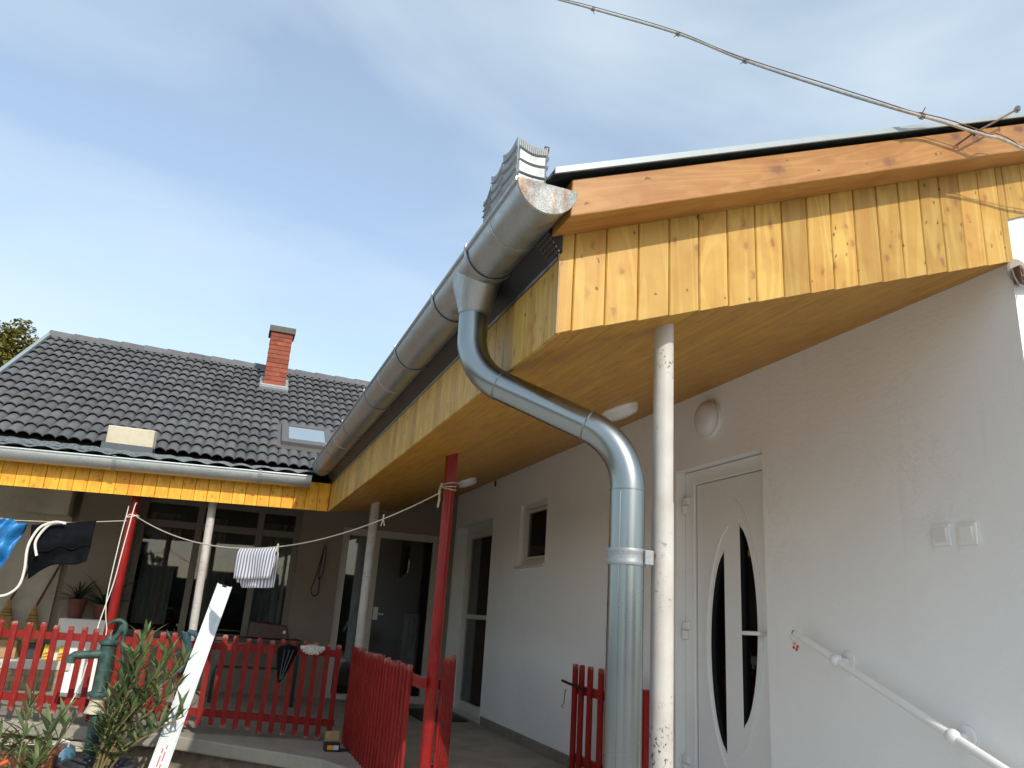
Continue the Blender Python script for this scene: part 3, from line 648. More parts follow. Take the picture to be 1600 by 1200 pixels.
for r in range(NR):
    for c in range(NCOL, NCOL+NEXTRA):
        x = RX0+c*TW; s_ = r*CR; n0 = len(ex.v); rm_ = Matrix.Rotation(pit, 3, 'X')
        ex.v += [tuple(p(x, s_, 0)+rm_ @ Vector(v)) for v in tm.v]; ex.f += [tuple(n0+i for i in f) for f in tm.f]
stuff(ex.build('side_tiles', M['tile'], roof, smooth=True, ang=35))
# ridge tiles
rm = MB(); Lr = .37
def rprof(sc, lift): return [(-.115*sc, -.075), (-.07*sc, 0.0+lift), (-.03*sc, .022+lift), (.03*sc, .022+lift), (.07*sc, 0.0+lift), (.115*sc, -.075)]
pa = rprof(1.0, .006); pb = rprof(1.1, .022)
rm.v = [(0, a, b_) for a, b_ in pa]+[(Lr, a, b_) for a, b_ in pb]+[(Lr, a*.86, b_-.02) for a, b_ in pb]
rm.f = [(i, i+1, 7+i, 6+i) for i in range(5)]+[(6+i, 7+i, 13+i, 12+i) for i in range(5)]
rmesh = rm.mesh('ridge_tile_mesh', M['tile'], False)
k = 0; x = RX0-.03
while x < x1:
    if not (-2.72 < x+.1 < -2.25 and False): inst('ridge_tile', rmesh, roof, (x+Lr, RY, RZ+.055), (0, 0, math.pi))
    x += .335
# pale verge strip
vg = MB(); a, b_ = p(RX0-.05, -.05, -.03), p(RX0-.05, SL+.03, -.03)
vg.hexa([p(RX0-.05, -.05, -.08), p(RX0+.0, -.05, -.08), p(RX0+.0, SL+.03, -.08), p(RX0-.05, SL+.03, -.08), p(RX0-.05, -.05, .07), p(RX0+.0, -.05, .07), p(RX0+.0, SL+.03, .07), p(RX0-.05, SL+.03, .07)]).build('verge_strip', M['flashing'], roof)
# roof window
sky_ = MB()
def rb(b, x0, x1, s0, s1, h0, h1): return b.hexa([p(x0, s0, h0), p(x1, s0, h0), p(x1, s1, h0), p(x0, s1, h0), p(x0, s0, h1), p(x1, s0, h1), p(x1, s1, h1), p(x0, s1, h1)])
rb(sky_, SKX0, SKX0+.09, SKS0, SKS1, .0, .10); rb(sky_, SKX1-.09, SKX1, SKS0, SKS1, .0, .10); rb(sky_, SKX0+.09, SKX1-.09, SKS0, SKS0+.13, .0, .098); rb(sky_, SKX0+.09, SKX1-.09, SKS1-.08, SKS1, .0, .105)
skm = flat('brown_grey_window_cladding', (0.14, 0.13, 0.125), 0.4, 0.2)
sko = sky_.build('roof_window', skm, hl, bevel=0.006)
rb(MB(), SKX0+.09, SKX1-.09, SKS0+.13, SKS1-.08, .088, .092).build('pane', M['skyglass'], sko)
sf = MB(); rb(sf, SKX0-.10, SKX0, SKS0-.1, SKS1+.06, .035, .05); rb(sf, SKX1, SKX1+.10, SKS0-.1, SKS1+.06, .035, .05); rb(sf, SKX0, SKX1, SKS0-.12, SKS0, .03, .045); rb(sf, SKX0, SKX1, SKS1, SKS1+.08, .045, .07)
sf.build('window_flashing', skm, sko)
# chimney, brick by brick
cx0, cx1, cy0, cy1 = -2.635, -2.305, 12.10, 12.43; cz0, cz1 = 4.30, 5.17
ch = MB().box(cx0+.012, cx1-.012, cy0+.012, cy1-.012, 4.1, cz1).build('chimney', M['mortar'], hl)
def brickmesh(l, d=.11, h=.062): return MB().box(.004, l-.004, 0, d, 0, h).mesh('brick_mesh', M['brick'])
bl_, bh_ = brickmesh(.220), brickmesh(.110)
nc = 12; hh = (cz1-cz0-.0)/nc
for c in range(nc):
    z = cz0+c*hh+.006
    for face in range(4):
        W_ = cx1-cx0 if face % 2 == 0 else cy1-cy0
        seq = (bl_, bh_) if (c+face) % 2 == 0 else (bh_, bl_)
        t = 0
        for me in seq:
            l = .220 if me is bl_ else .110
            j = random.uniform(-.002, .003)
            if face == 0: inst('brick', me, ch, (cx0+t, cy0-j, z), (0, 0, 0))
            elif face == 1: inst('brick', me, ch, (cx1+j, cy0+t, z), (0, 0, math.pi/2))
            elif face == 2: inst('brick', me, ch, (cx1-t, cy1+j, z), (0, 0, math.pi))
            else: inst('brick', me, ch, (cx0-j, cy1-t, z), (0, 0, -math.pi/2))
            t += l
MB().box(cx0-.035, cx1+.035, cy0-.035, cy1+.035, cz1, cz1+.10).build('chimney_cap', M['capstone'], ch, bevel=0.006)
MB().box(cx0-.02, cx1+.02, cy0-.02, cy1+.02, 4.13, cz0).build('chimney_base', M['plaster'], ch)
MB().hexa([p(cx0-.05, 3.02, .03), p(cx1+.05, 3.02, .03), p(cx1+.05, 3.6, .03), p(cx0-.05, 3.6, .03), p(cx0-.05, 3.02, .07), p(cx1+.05, 3.02, .07), p(cx1+.05, 3.6, .07), p(cx0-.05, 3.6, .07)]).build('chimney_flashing', M['flashing'], ch)
# low porch roof of sheet tiles between gutter and main roof
PS0, PZ0, PY1, PZ1 = 6.98, 2.185, 9.56, 2.585
def pr(u, v):
    x = -7+u*(7-1.9); y = PS0+v*(PY1-PS0); s_ = (v*7) % 1.0
    zz = PZ0+(PZ1-PZ0)*v+(x-XE)*DZ*(1-v)
    t = (x/.19) % 1.0
    return (x, y, zz+.026*math.sin(math.pi*t)**1.0+.018*(1-s_)*(1 if v < 1 else 0))
prm = MB()
rows = 7; nx = 27*6
for r in range(rows):
    n0 = len(prm.v); v0, v1 = r/rows, (r+1)/rows
    for v, lift in ((v0, .020), (v0, .034), (v1, .012)):
        for i in range(nx+1):
            q = -7+i*(7-1.9)/nx; t = (q/.19) % 1.0
            prm.v.append((q, PS0+v*(PY1-PS0), PZ0+(PZ1-PZ0)*v+(q-XE)*DZ*(1-v)+lift-.02+.024*math.sin(math.pi*t)))
    for a in range(2):
        for i in range(nx): k0 = n0+a*(nx+1)+i; prm.f.append((k0, k0+1, k0+nx+2, k0+nx+1))
prm.build('porch_roof', M['porch'], hl, smooth=True, ang=50)
# rendered stub with metal apron on the porch roof
sb = MB().hexa([(-4.17, 9.15, 2.60), (-3.70, 9.15, 2.60), (-3.70, 9.55, 2.60), (-4.17, 9.55, 2.60), (-4.175, 9.15, 2.80), (-3.705, 9.15, 2.80), (-3.72, 9.5, 2.86), (-4.16, 9.5, 2.86)]).build('rendered_stub', M['stone_cream'], hl, bevel=0.012)
MB().box(-4.20, -3.69, 9.12, 9.56, 2.44, 2.605).build('metal_apron', flat('dark_slate_flashing', (0.07, 0.085, 0.10), 0.45, 0.2), sb)

# ------------------------------------------------------------------ gutters
GX, GZ, GR = -2.080, 2.268, .089
def trough(b, axis, c, a0, a1, r, n=20, dz0=0, dz1=0, bead=.009):
    for rr, flip in ((r, 0), (r-.002, 1)):
        base = len(b.v)
        for i in range(n+1):
            a = math.pi+math.pi*i/n; q, z = rr*math.cos(a), rr*math.sin(a)
            for s_, dz in ((a0, dz0), (a1, dz1)):
                b.v.append((c[0]+q, s_, c[1]+z+dz) if axis == 'y' else (s_, c[0]+q, c[1]+z+dz))
        for i in range(n): k0 = base+2*i; b.f.append((k0, k0+1, k0+3, k0+2))
    if axis == 'y': b.tube([(c[0]-r, a0, c[1]+dz0), (c[0]-r, a1, c[1]+dz1)], bead, 8)
    else: b.tube([(a0, c[0]-r, c[1]+dz0), (a1, c[0]-r, c[1]+dz1)], bead, 8)
    return b
gut = thing('gutter', 'long galvanised half-round gutter along the near white wing, with closed end', 'gutter', (GX, 1.83, GZ))
trough(MB(), 'y', (GX, GZ), 1.808, 6.98, GR).build('trough', M['gutter'], gut, smooth=True)
ec = MB(); pts = [(GX+(GR+.003)*math.cos(math.pi+math.pi*i/24), GZ+(GR+.003)*math.sin(math.pi+math.pi*i/24)) for i in range(25)]
ec.prism([(a, 1.801, b_) for a, b_ in pts], [(a, 1.808, b_) for a, b_ in pts]); ec.build('end_cap', M['cap'], gut)
rimp = [(GX+(GR+.002)*math.cos(math.pi+math.pi*i/24), 1.806, GZ+(GR+.002)*math.sin(math.pi+math.pi*i/24)) for i in range(25)]
MB().tube(rimp, .0025, 6).build('end_rim', M['gutter'], gut, smooth=True)
def strap(y, parent):
    b = MB(); n = 18
    pa = [(GX+(GR+.0035)*math.cos(math.pi*1.0+math.pi*i/n), y, GZ+(GR+.0035)*math.sin(math.pi+math.pi*i/n)) for i in range(n+1)]
    pa = [(GX-GR-.004, y, GZ+.018), (GX-GR-.006, y, GZ+.008)]+pa+[(GX+GR+.006, y, GZ+.05)]
    for w0 in (0,):
        base = len(b.v)
        for q in pa:
            cx, cz = q[0]-GX, q[2]-GZ; l = math.hypot(cx, cz); ox, oz = cx/l*.003, cz/l*.003
            b.v += [(q[0], y-.010, q[2]), (q[0], y+.010, q[2]), (q[0]+ox, y+.010, q[2]+oz), (q[0]+ox, y-.010, q[2]+oz)]
        for i in range(len(pa)-1):
            for k in range(4): k2 = (k+1) % 4; b.f.append((base+4*i+k, base+4*i+k2, base+4*i+4+k2, base+4*i+4+k))
        b.f += [(base, base+1, base+2, base+3), (base+4*(len(pa)-1)+3, base+4*(len(pa)-1)+2, base+4*(len(pa)-1)+1, base+4*(len(pa)-1))]
    return b.build('bracket', M['gutter'], parent, smooth=True)
for y in (2.305, 2.755, 3.46, 4.31, 5.16, 6.02, 6.72): strap(y, gut)
for y in (2.06, 3.9, 5.6):
    MB().tube([(GX+(GR+.001)*math.cos(math.pi+math.pi*i/20), y, GZ+(GR+.001)*math.sin(math.pi+math.pi*i/20)) for i in range(21)], .0022, 5).build('seam', M['gutter'], gut)
# funnel outlet
OY = 2.462; fn = MB(); ns = 28
for t in range(9):
    q = t/8; hw = .150*(1-q)**1.25+.0535; hx = GR*1.03*(1-q)+.0535*q
    zc_ = GZ+.0-.17*q
    for k in range(ns):
        a = 2*math.pi*k/ns; fn.v.append((GX+hx*math.cos(a), OY-.01*(1-q)+hw*math.sin(a), zc_))
for t in range(8):
    for k in range(ns): k2 = (k+1) % ns; fn.f.append((t*ns+k, t*ns+k2, (t+1)*ns+k2, (t+1)*ns+k))
fn.build('outlet_funnel', M['gutter'], gut, smooth=True, ang=60)

# folded sheet overflow guard standing on the gutter end
og = thing('overflow_guard', 'folded galvanised sheet guard standing on the gutter end', 'sheet metal', (GX-GR, 1.85, GZ))
def scallop(x0, y0, x1, y1, z0, za, zb, dip, n=12, name='panel', out=0.0, band=True):
    b = MB(); cc = MB()
    def top(t): return za+(zb-za)*t-dip*math.sin(math.pi*t)
    def P(t, z, o): return (x0+(x1-x0)*t, y0+(y1-y0)*t, z)
    nx_, ny_ = (y1-y0), -(x1-x0); l = math.hypot(nx_, ny_); nx_, ny_ = nx_/l, ny_/l
    rows_ = [(0, 0), (.28, .001), (.31, .007), (.34, .001), (.55, .001), (.58, .007), (.61, .001), (.80, .002+out), (.82, .008+out), (.84, .003+out), (1, .005+out)]
    base = 0
    for t in range(n+1):
        for f, o in rows_:
            q = P(t/n, z0+(top(t/n)-z0)*f, 0); b.v.append((q[0]+nx_*o, q[1]+ny_*o, q[2]))
    m = len(rows_)
    for t in range(n):
        for k in range(m-1): a = t*m+k; b.f.append((a, a+m, a+m+1, a+1))
    o = b.build(name, M['sheet'], og, smooth=True, ang=25); solid(o, .0015)
    if band:
        for t in range(14):
            tt = (t+.5)/14; q = P(tt, top(tt), 0); h = (top(tt)-z0)*.16
            cc.tube([(q[0]+nx_*(.006+out), q[1]+ny_*(.006+out), q[2]), (q[0]+nx_*(.004+out), q[1]+ny_*(.004+out), q[2]-h)], .0034, 5)
        cc.build('crimp', M['sheet'], o)
    return o
scallop(-2.162, 1.846, -2.072, 1.846, GZ-.004, 2.425, 2.412, .014, name='end_panel')
scallop(-2.166, 1.965, -2.164, 1.842, GZ+.012, 2.436, 2.425, .016, name='side_panel', band=False)
scallop(-2.166, 2.075, -2.166, 1.967, GZ+.012, 2.425, 2.412, .020, name='side_panel', band=False)
scallop(-2.168, 2.135, -2.166, 2.075, GZ+.012, 2.362, 2.388, .016, name='side_panel', band=False)
scallop(-2.072, 1.848, -2.072, 1.95, GZ+.012, 2.412, 2.39, .012, name='back_panel', band=False)
MB().box(-2.083, -2.068, 1.838, 1.862, 2.404, 2.418).build('rubber_edge', M['black'], og, bevel=0.003)

# second gutter along the tiled wing
GY2, GZ2 = 7.008, 2.158
g2 = thing('gutter', 'weathered zinc gutter above the yellow pine fascia of the tiled wing', 'gutter', (-3, GY2, GZ2))
ZL = (-7-XE)*DZ
trough(MB(), 'x', (GY2, GZ2), -7, -2.165, GR, dz0=ZL, dz1=-.003).build('trough', galv('weathered_zinc', (0.60, 0.64, 0.64), 0.55, 0.5), g2, smooth=True)
for x in (-2.60, -3.74, -4.75, -5.8):
    z = GZ2+(x-XE)*DZ
    b = MB(); n = 16; pa = [(GY2+(GR+.002)*math.cos(math.pi+math.pi*i/n), z+(GR+.002)*math.sin(math.pi+math.pi*i/n)) for i in range(n+1)]; pa = [(GY2-GR-.010, z+.018)]+pa
    for q in pa:
        cy_, cz_ = q[0]-GY2, q[1]-z; l = math.hypot(cy_, cz_); b.v += [(x-.013, q[0], q[1]), (x+.013, q[0], q[1]), (x+.013, q[0]+cy_/l*.004, q[1]+cz_/l*.004), (x-.013, q[0]+cy_/l*.004, q[1]+cz_/l*.004)]
    for i in range(len(pa)-1):
        for k in range(4): k2 = (k+1) % 4; b.f.append((4*i+k, 4*i+k2, 4*i+4+k2, 4*i+4+k))
    b.build('bracket', M['sheet'], g2)

# ------------------------------------------------------------------ downpipe
dp = thing('downpipe', 'shiny galvanised downpipe with two bends beside the near white post', 'downpipe', (-1.64, 2.11, -.45))
P0, P1, P2, P3 = Vector((GX, OY, 2.105)), Vector((GX, OY-.015, 1.885)), Vector((-1.640, 2.110, 1.625)), Vector((-1.640, 2.110, -.45))
PR = .0525
def fillet(a, c, b, t, n=14):
    d0, d1 = (a-c).normalized(), (b-c).normalized(); s0, s1 = c+d0*t, c+d1*t; out = []
    th = math.acos(max(-1, min(1, d0.dot(d1)))); r = t*math.tan(th/2); cen = c+(d0+d1).normalized()*(r/math.sin(th/2))
    v0, v1 = s0-cen, s1-cen; om = math.acos(max(-1, min(1, v0.normalized().dot(v1.normalized()))))
    for i in range(n+1):
        q = i/n; out.append(cen+(v0*math.sin((1-q)*om)+v1*math.sin(q*om))/math.sin(om))
    return out
f1 = fillet(P0, P1, P2, .125); f2 = fillet(P1, P2, P3, .145)
MB().tube([P0, P0*.4+f1[0]*.6]+f1, PR, 32, False).build('upper_elbow', M['pipe'], dp, smooth=True, ang=60)
d12 = (f2[0]-f1[-1]).normalized()
MB().tube([f1[-1]-d12*.0, f1[-1]*.5+f2[0]*.5, f2[0]+d12*.0], PR-.0012, 32, False).build('slanting_pipe', M['pipe'], dp, smooth=True, ang=60)
MB().tube(f2+[f2[-1]-Vector((0, 0, .03))], PR, 32, False).build('lower_elbow', M['pipe'], dp, smooth=True, ang=60)
MB().tube([f2[-1], P3], PR+.0015, 32, False).build('straight_pipe', M['pipe'], dp, smooth=True, ang=60)
def ring(c, ax, r, name, parent, w=.004, rr=.0022):
    ax = Vector(ax).normalized(); u = ax.orthogonal().normalized(); v = ax.cross(u); n = 36
    return MB().tube([Vector(c)+(u*math.cos(2*math.pi*i/n)+v*math.sin(2*math.pi*i/n))*r for i in range(n+1)], rr, 6, False).build(name, M['pipe'], parent, smooth=True)
ring(P0-Vector((0, 0, .003)), (0, 0, 1), PR+.002, 'joint_ring', dp); ring(f1[-1], d12, PR, 'joint_ring', dp, rr=.0015); ring(f2[0], d12, PR+.001, 'joint_ring', dp, rr=.0028); ring(f2[-1]-Vector((0, 0, .002)), (0, 0, 1), PR+.0015, 'joint_ring', dp, rr=.0018)
MB().tube([f2[-1]+Vector((-.043, -.034, -.01)), P3+Vector((-.043, -.034, 0))], .0028, 6).build('seam', M['pipe'], dp, smooth=True)
cl = MB().lathe([(PR+.0015, -.024), (PR+.006, -.024), (PR+.0085, -.018), (PR+.0065, -.012), (PR+.0065, .012), (PR+.0085, .018), (PR+.006, .024), (PR+.0015, .024)], (-1.64, 2.11, 1.276), 32)
clamp = cl.build('clamp', M['sheet'], dp, smooth=True, ang=50)
MB().box(-1.586, -1.570, 2.075, 2.10, 1.258, 1.294).box(-1.61, -1.58, 2.048, 2.058, 1.254, 1.298).build('clamp_lug', M['sheet'], clamp, bevel=0.003)
MB().tube([(-1.575, 2.10, 1.274), (-1.545, 2.11, 1.272)], .004, 6).build('clamp_screw', M['rusty'], clamp)

# ------------------------------------------------------------------ posts
def post(x, y, z0, z1, r, mat, label, group, extra=None, tilt=0):
    t = thing('veranda_post', label, 'post', (x, y, z0), group)
    if extra:
        MB().tube([(x, y, z0), (x, y, extra)], r+.002, 20).build('lower_tube', mat, t, smooth=True); MB().tube([(x, y, extra-.02), (x+tilt, y, z1)], r, 20).build('upper_tube', mat, t, smooth=True)
    else: MB().tube([(x, y, z0), (x+tilt, y, z1)], r, 20).build('tube', mat, t, smooth=True)
    return t
wp = post(-1.515, 2.11, -.45, zsof(-1.515)+.01, .0325, M['chipped'], 'near chipped white steel post touching the downpipe clamp', 'white veranda posts', 1.455)
MB().tube([(-1.546, 2.106, 1.27), (-1.548, 2.106, 1.29), (-1.543, 2.108, 1.31)], [.004, .012, .005], 8).build('rust_patch', M['rusty'], wp)
post(-1.49, 7.45, 0, zsof(-1.49)+.05, .042, M['chipped'], 'white steel post at the far inner corner behind the red picket fence', 'white veranda posts')
post(-2.915, 7.34, 0, 2.0, .034, M['chipped'], 'thin weathered white post between clothes line and leaning profile', 'white veranda posts', tilt=-.03)
rp = post(-1.522, 4.66, 0, 1.86, .035, M['redpost'], 'tall red post in the middle of the veranda, rope tied round its head', 'red veranda posts')
MB().box(-1.555, -1.49, 4.63, 4.69, 1.85, zsof(-1.522)+.01).build('head_plate', M['redpost'], rp)
post(-3.565, 7.34, .05, 2.0, .037, M['redpost'], 'red post at the left with white cords hanging down it', 'red veranda posts', tilt=0)

# ------------------------------------------------------------------ lamps and wall fittings
lm = MB(); 
wlp = thing('wall_lamp', 'round white bulkhead lamp on the wall above the front door', 'lamp', (0, 4.06, 2.375))
MB().lathe([(.118, 0), (.118, -.018), (.10, -.02)], (0, 4.06, 2.375), 32, 'x').build('base', M['pvc'], wlp, smooth=True)
MB().lathe([(.110, -.018), (.113, -.032), (.104, -.055), (.08, -.072), (.045, -.08), (.005, -.083)], (0, 4.06, 2.375), 32, 'x').build('cover', M['lampglass'], wlp, smooth=True, ang=80)
def ceiling_lamp(x, y, label):
    z = zsof(x); t = thing('ceiling_lamp', label, 'lamp', (x, y, z), 'oval lamps under the veranda ceiling'); n = 32
    th = math.atan(KS)
    def ring_(rx, ry, h): 
        return [(x+rx*math.cos(2*math.pi*i/n)*math.cos(th)+h*math.sin(th), y+ry*math.sin(2*math.pi*i/n), z+rx*math.cos(2*math.pi*i/n)*math.sin(th)-h*math.cos(th)) for i in range(n)]
    b = MB(); hs = [(.095, .16, 0), (.095, .16, .014), (.090, .155, .018)]
    for q in hs: b.v += ring_(*q)
    for j in range(len(hs)-1):
        for i in range(n): i2 = (i+1) % n; b.f.append((j*n+i, j*n+i2, (j+1)*n+i2, (j+1)*n+i))
    b.build('base', M['pvc'], t, smooth=True)
    b = MB(); hs = [(.090, .155, .016), (.088, .153, .035), (.075, .135, .052), (.045, .09, .062), (.01, .02, .064)]
    for q in hs: b.v += ring_(*q)
    for j in range(len(hs)-1):
        for i in range(n): i2 = (i+1) % n; b.f.append((j*n+i, j*n+i2, (j+1)*n+i2, (j+1)*n+i))
    b.f.append(tuple((len(hs)-1)*n+i for i in range(n))); b.build('cover', M['lampglass'], t, smooth=True, ang=80)
ceiling_lamp(-.66, 4.05, 'oval white lamp on the pine soffit beside the downpipe bend')
ceiling_lamp(-.66, 7.22, 'oval white lamp on the pine soffit behind the tall red post')
def switch(y, z, label, kind):
    t = thing('light_switch', label, 'switch', (0, y, z), 'light switches on the white wall')
    MB().box(-.012, 0, y-.045, y+.045, z-.045, z+.045).build('frame_plate', M['pvc'] if kind else M['cream'], t, bevel=0.004)
    o = MB().hexa([(-.0125, y-.029, z-.029), (-.0125, y+.029, z-.029), (-.005, y+.029, z-.029), (-.005, y-.029, z-.029), (-.020, y-.029, z+.029), (-.020, y+.029, z+.029), (-.005, y+.029, z+.029), (-.005, y-.029, z+.029)]).build('rocker', M['lampglass'] if kind else M['cream'], t, bevel=0.002)
switch(2.418, 1.52, 'grey-faced white light switch, left of the pair on the wall', 1); switch(2.298, 1.517, 'cream light switch, right of the pair on the wall', 0)
# handrail
hr = thing('handrail', 'white tubular handrail sloping down the white wall on two brackets', 'handrail', (-.07, 2.8, .8))
HX = -.075
import itertools
ha, hb_ = Vector((HX, 3.255, 1.095)), Vector((HX, 1.95, .58))
MB().tube([ha, hb_], .0175, 14).build('tube', M['pvc'], hr, smooth=True)
MB().tube([ha+Vector((0, .012, .005)), ha], .012, 10).build('open_end', M['black'], hr)
def on(yv): t = (yv-ha.y)/(hb_.y-ha.y); return ha+(hb_-ha)*t
for yv in (2.985, 2.395):
    q = on(yv); br = MB().lathe([(.005, -.03), (.018, -.025), (.026, -.012), (.028, 0), (.026, .012), (.018, .025), (.005, .03)], q, 16, 'y').build('bracket', M['pvc'], hr, smooth=True)
    MB().tube([q, (-.012, q.y, q.z-.002)], .013, 10).build('arm', M['pvc'], br, smooth=True); MB().lathe([(.042, 0), (.042, -.010), (.036, -.013)], (-.001, q.y, q.z), 20, 'x').build('wall_plate', M['pvc'], br, smooth=True)
    MB().tube([(-.012, q.y, q.z-.052), (0, q.y, q.z-.052)], .008, 8).build('plug', M['pvc'], br)
# little charm on the rail end
cm = thing('hanging_charm', 'tiny red and orange charm dangling from the handrail end', 'charm', (HX, 3.265, 1.03))
MB().tube([(HX, 3.262, 1.095), (HX-.004, 3.29, 1.085), (HX-.004, 3.275, 1.06), (HX, 3.262, 1.045)], .0012, 4).build('string', M['rope'], cm)
for i, (dy, dz, m) in enumerate(((.008, .0, 'print_red'), (-.012, -.008, 'print_red'), (.002, .018, 'orange'), (-.02, .006, 'print_red'))):
    MB().lathe([(.001, -.008), (.006, -.004), (.007, .002), (.001, .009)], (HX, 3.262+dy, 1.028+dz), 8).build('bead', M[m], cm)

# ------------------------------------------------------------------ overhead cable
cp = [(-1.60, 4.1, 5.22), (-1.423, 3.477, 4.631), (-1.283, 3.185, 4.352), (-1.039, 2.782, 3.964), (-.938, 2.387, 3.535), (-.813, 2.02, 3.164), (-.792, 1.748, 2.896), (-.585, 1.744, 2.906), (-.422, 1.742, 2.908), (-.36, 1.735, 2.905), (-.31, 1.74, 2.918), (-.22, 1.75, 2.925), (-.143, 1.758, 2.926), (0.05, 1.765, 2.93), (.35, 1.77, 2.97)]
def smooth_path(pts, n=6):
    pts = [Vector(q) for q in pts]; out = []
    for i in range(len(pts)-1):
        p0, p1, p2, p3 = pts[max(i-1, 0)], pts[i], pts[i+1], pts[min(i+2, len(pts)-1)]
        for k in range(n):
            t = k/n; out.append(.5*((2*p1)+(p2-p0)*t+(2*p0-5*p1+4*p2-p3)*t*t+(3*p1-p0-3*p2+p3)*t**3))
    out.append(pts[-1]); return out
far = [(-3.9, 11.5, 11.2), (-2.6, 7.4, 8.0)]
ct = thing('overhead_cable', 'grey overhead cable with wire ties crossing the sky to the barge board', 'cable', (-.42, 1.75, 2.9))
path = smooth_path(far+cp); MB().tube(path, .0060, 8).build('sheath', M['wire'], ct, smooth=True)
wv = [q+Vector((0, 0, .008+.010*abs(math.sin(i*.19))))+Vector((.003*math.sin(i*.3), 0, 0)) for i, q in enumerate(path)]
MB().tube(wv, .0022, 5).build('carrier_wire', M['rusty'], ct)
for q in ((-1.31, 3.235, 4.405), (-1.03, 2.768, 3.95), (-.938, 2.387, 3.535), (-.70, 1.747, 2.90)):
    q = Vector(q); k = min(range(len(path)), key=lambda i: (path[i]-q).length); d = (path[min(k+1, len(path)-1)]-path[k-1]).normalized(); u = d.orthogonal().normalized(); v = d.cross(u)
    MB().tube([path[k]+(u*math.cos(i*.9)+v*math.sin(i*.9))*.011+d*(.0015*i-.010) for i in range(15)]+[path[k]+v*.03], .0018, 5).build('tie', M['rusty'], ct)
hk = thing('cable_hook', 'thin steel rod with a disc end holding the cable off the barge board', 'hook', (-.40, 1.79, 2.88))
MB().tube([(-.452, 1.80, 2.878), (-.425, 1.75, 2.905), (-.30, 1.745, 2.995), (-.178, 1.74, 3.085)], .0042, 6).build('rod', M['rusty'], hk)
MB().lathe([(.003, -.005), (.014, -.002), (.014, .003), (.004, .006)], (-.178, 1.74, 3.085), 12, 'x').build('disc', M['steel'], hk)
MB().tube([Vector((-.425, 1.752, 2.912))+Vector((.012*math.cos(i), 0.010*math.sin(i), .012*math.sin(i*.9))) for i in range(14)], .0022, 5).build('wrap', M['rusty'], hk)
ins = thing('wall_insulator', 'rusty insulator bracket in a patch of rough mortar under the gable corner', 'insulator', (0, 1.93, 2.5))
MB().lathe([(.02, 0), (.055, .004), (.06, .012), (.05, .02), (.01, .022)], (.02, 1.953, 2.53), 14, 'y').build('mortar_patch', M['mortar'], ins)
MB().tube([(-.03, 1.925, 2.505), (.10, 1.925, 2.53)], .017, 10).tube([(-.03, 1.92, 2.475), (.10, 1.92, 2.50)], .012, 10).box(-.035, -.02, 1.915, 1.95, 2.46, 2.53).build('bracket', M['rusty'], ins)
MB().tube([(-.05, 1.94, 2.52), (-.055, 1.93, 2.48), (-.03, 1.93, 2.45), (.01, 1.93, 2.44), (.02, 1.935, 2.47)], .004, 6).build('wire', M['steel'], ins)
nb = MB().box(-.012, .0, 8.27, 8.30, 2.50, 2.565).build('wall_bracket', M['black']); tag(nb, 'small black bracket on the wall just under the soffit, far end', 'bracket')

# ------------------------------------------------------------------ fences
def picket_mesh(h, w, t=.018):
    return MB().prism([(-w/2, 0, 0), (w/2, 0, 0), (w/2, 0, h-.008), (w/2-.008, 0, h), (-w/2+.008, 0, h), (-w/2, 0, h-.008)], [(-w/2, t, 0), (w/2, t, 0), (w/2, t, h-.008), (w/2-.008, t, h), (-w/2+.008, t, h), (-w/2, t, h-.008)]).mesh('picket_mesh', M['red'])
fa_ = thing('picket_fence', 'long red picket fence along the veranda edge behind the pump', 'fence', (-3, 7.0, 0), 'red picket fences')
x = -1.735; i = 0
hs = {}
while x > -5.3:
    z0 = .035+max(0, (-1.85-x))*.09 if x > -3.43 else .18+(-3.43-x)*.02
    z1 = .775+(-1.739-x)*.0155
    h = round(z1-z0, 2)
    if h not in hs: hs[h] = picket_mesh(h, .041)
    inst('picket', hs[h], fa_, (x, 6.975+random.uniform(-.002, .002), z0+random.uniform(-.012, .012)), (random.uniform(-.01, .01), random.uniform(-.014, .014), random.uniform(-.03, .03)))
    x -= .0935
def bar(x0, z0, x1, z1, h, y0, y1): return MB().hexa([(x0, y0, z0-h/2), (x1, y0, z1-h/2), (x1, y1, z1-h/2), (x0, y1, z0-h/2), (x0, y0, z0+h/2), (x1, y0, z1+h/2), (x1, y1, z1+h/2), (x0, y1, z0+h/2)])
bar(-5.3, .748, -1.70, .690, .055, 6.995, 7.02).build('rail', M['red'], fa_); bar(-5.3, .36, -1.70, .145, .055, 6.995, 7.02).build('rail', M['red'], fa_)
fb = thing('picket_fence', 'dense red picket panel running from the corner towards the tall red post', 'fence', (-1.62, 5.8, 0), 'red picket fences')
y = 6.93; pm = picket_mesh(.80, .048)
while y > 4.72:
    inst('picket', pm, fb, (-1.632, y, -.03+random.uniform(-.012, .008)), (0, random.uniform(-.01, .01), -math.pi/2+random.uniform(-.05, .05))); y -= .106
MB().box(-1.612, -1.585, 4.55, 6.98, .66, .72).build('rail', M['red'], fb); MB().box(-1.612, -1.585, 4.68, 6.98, .10, .16).build('rail', M['red'], fb)
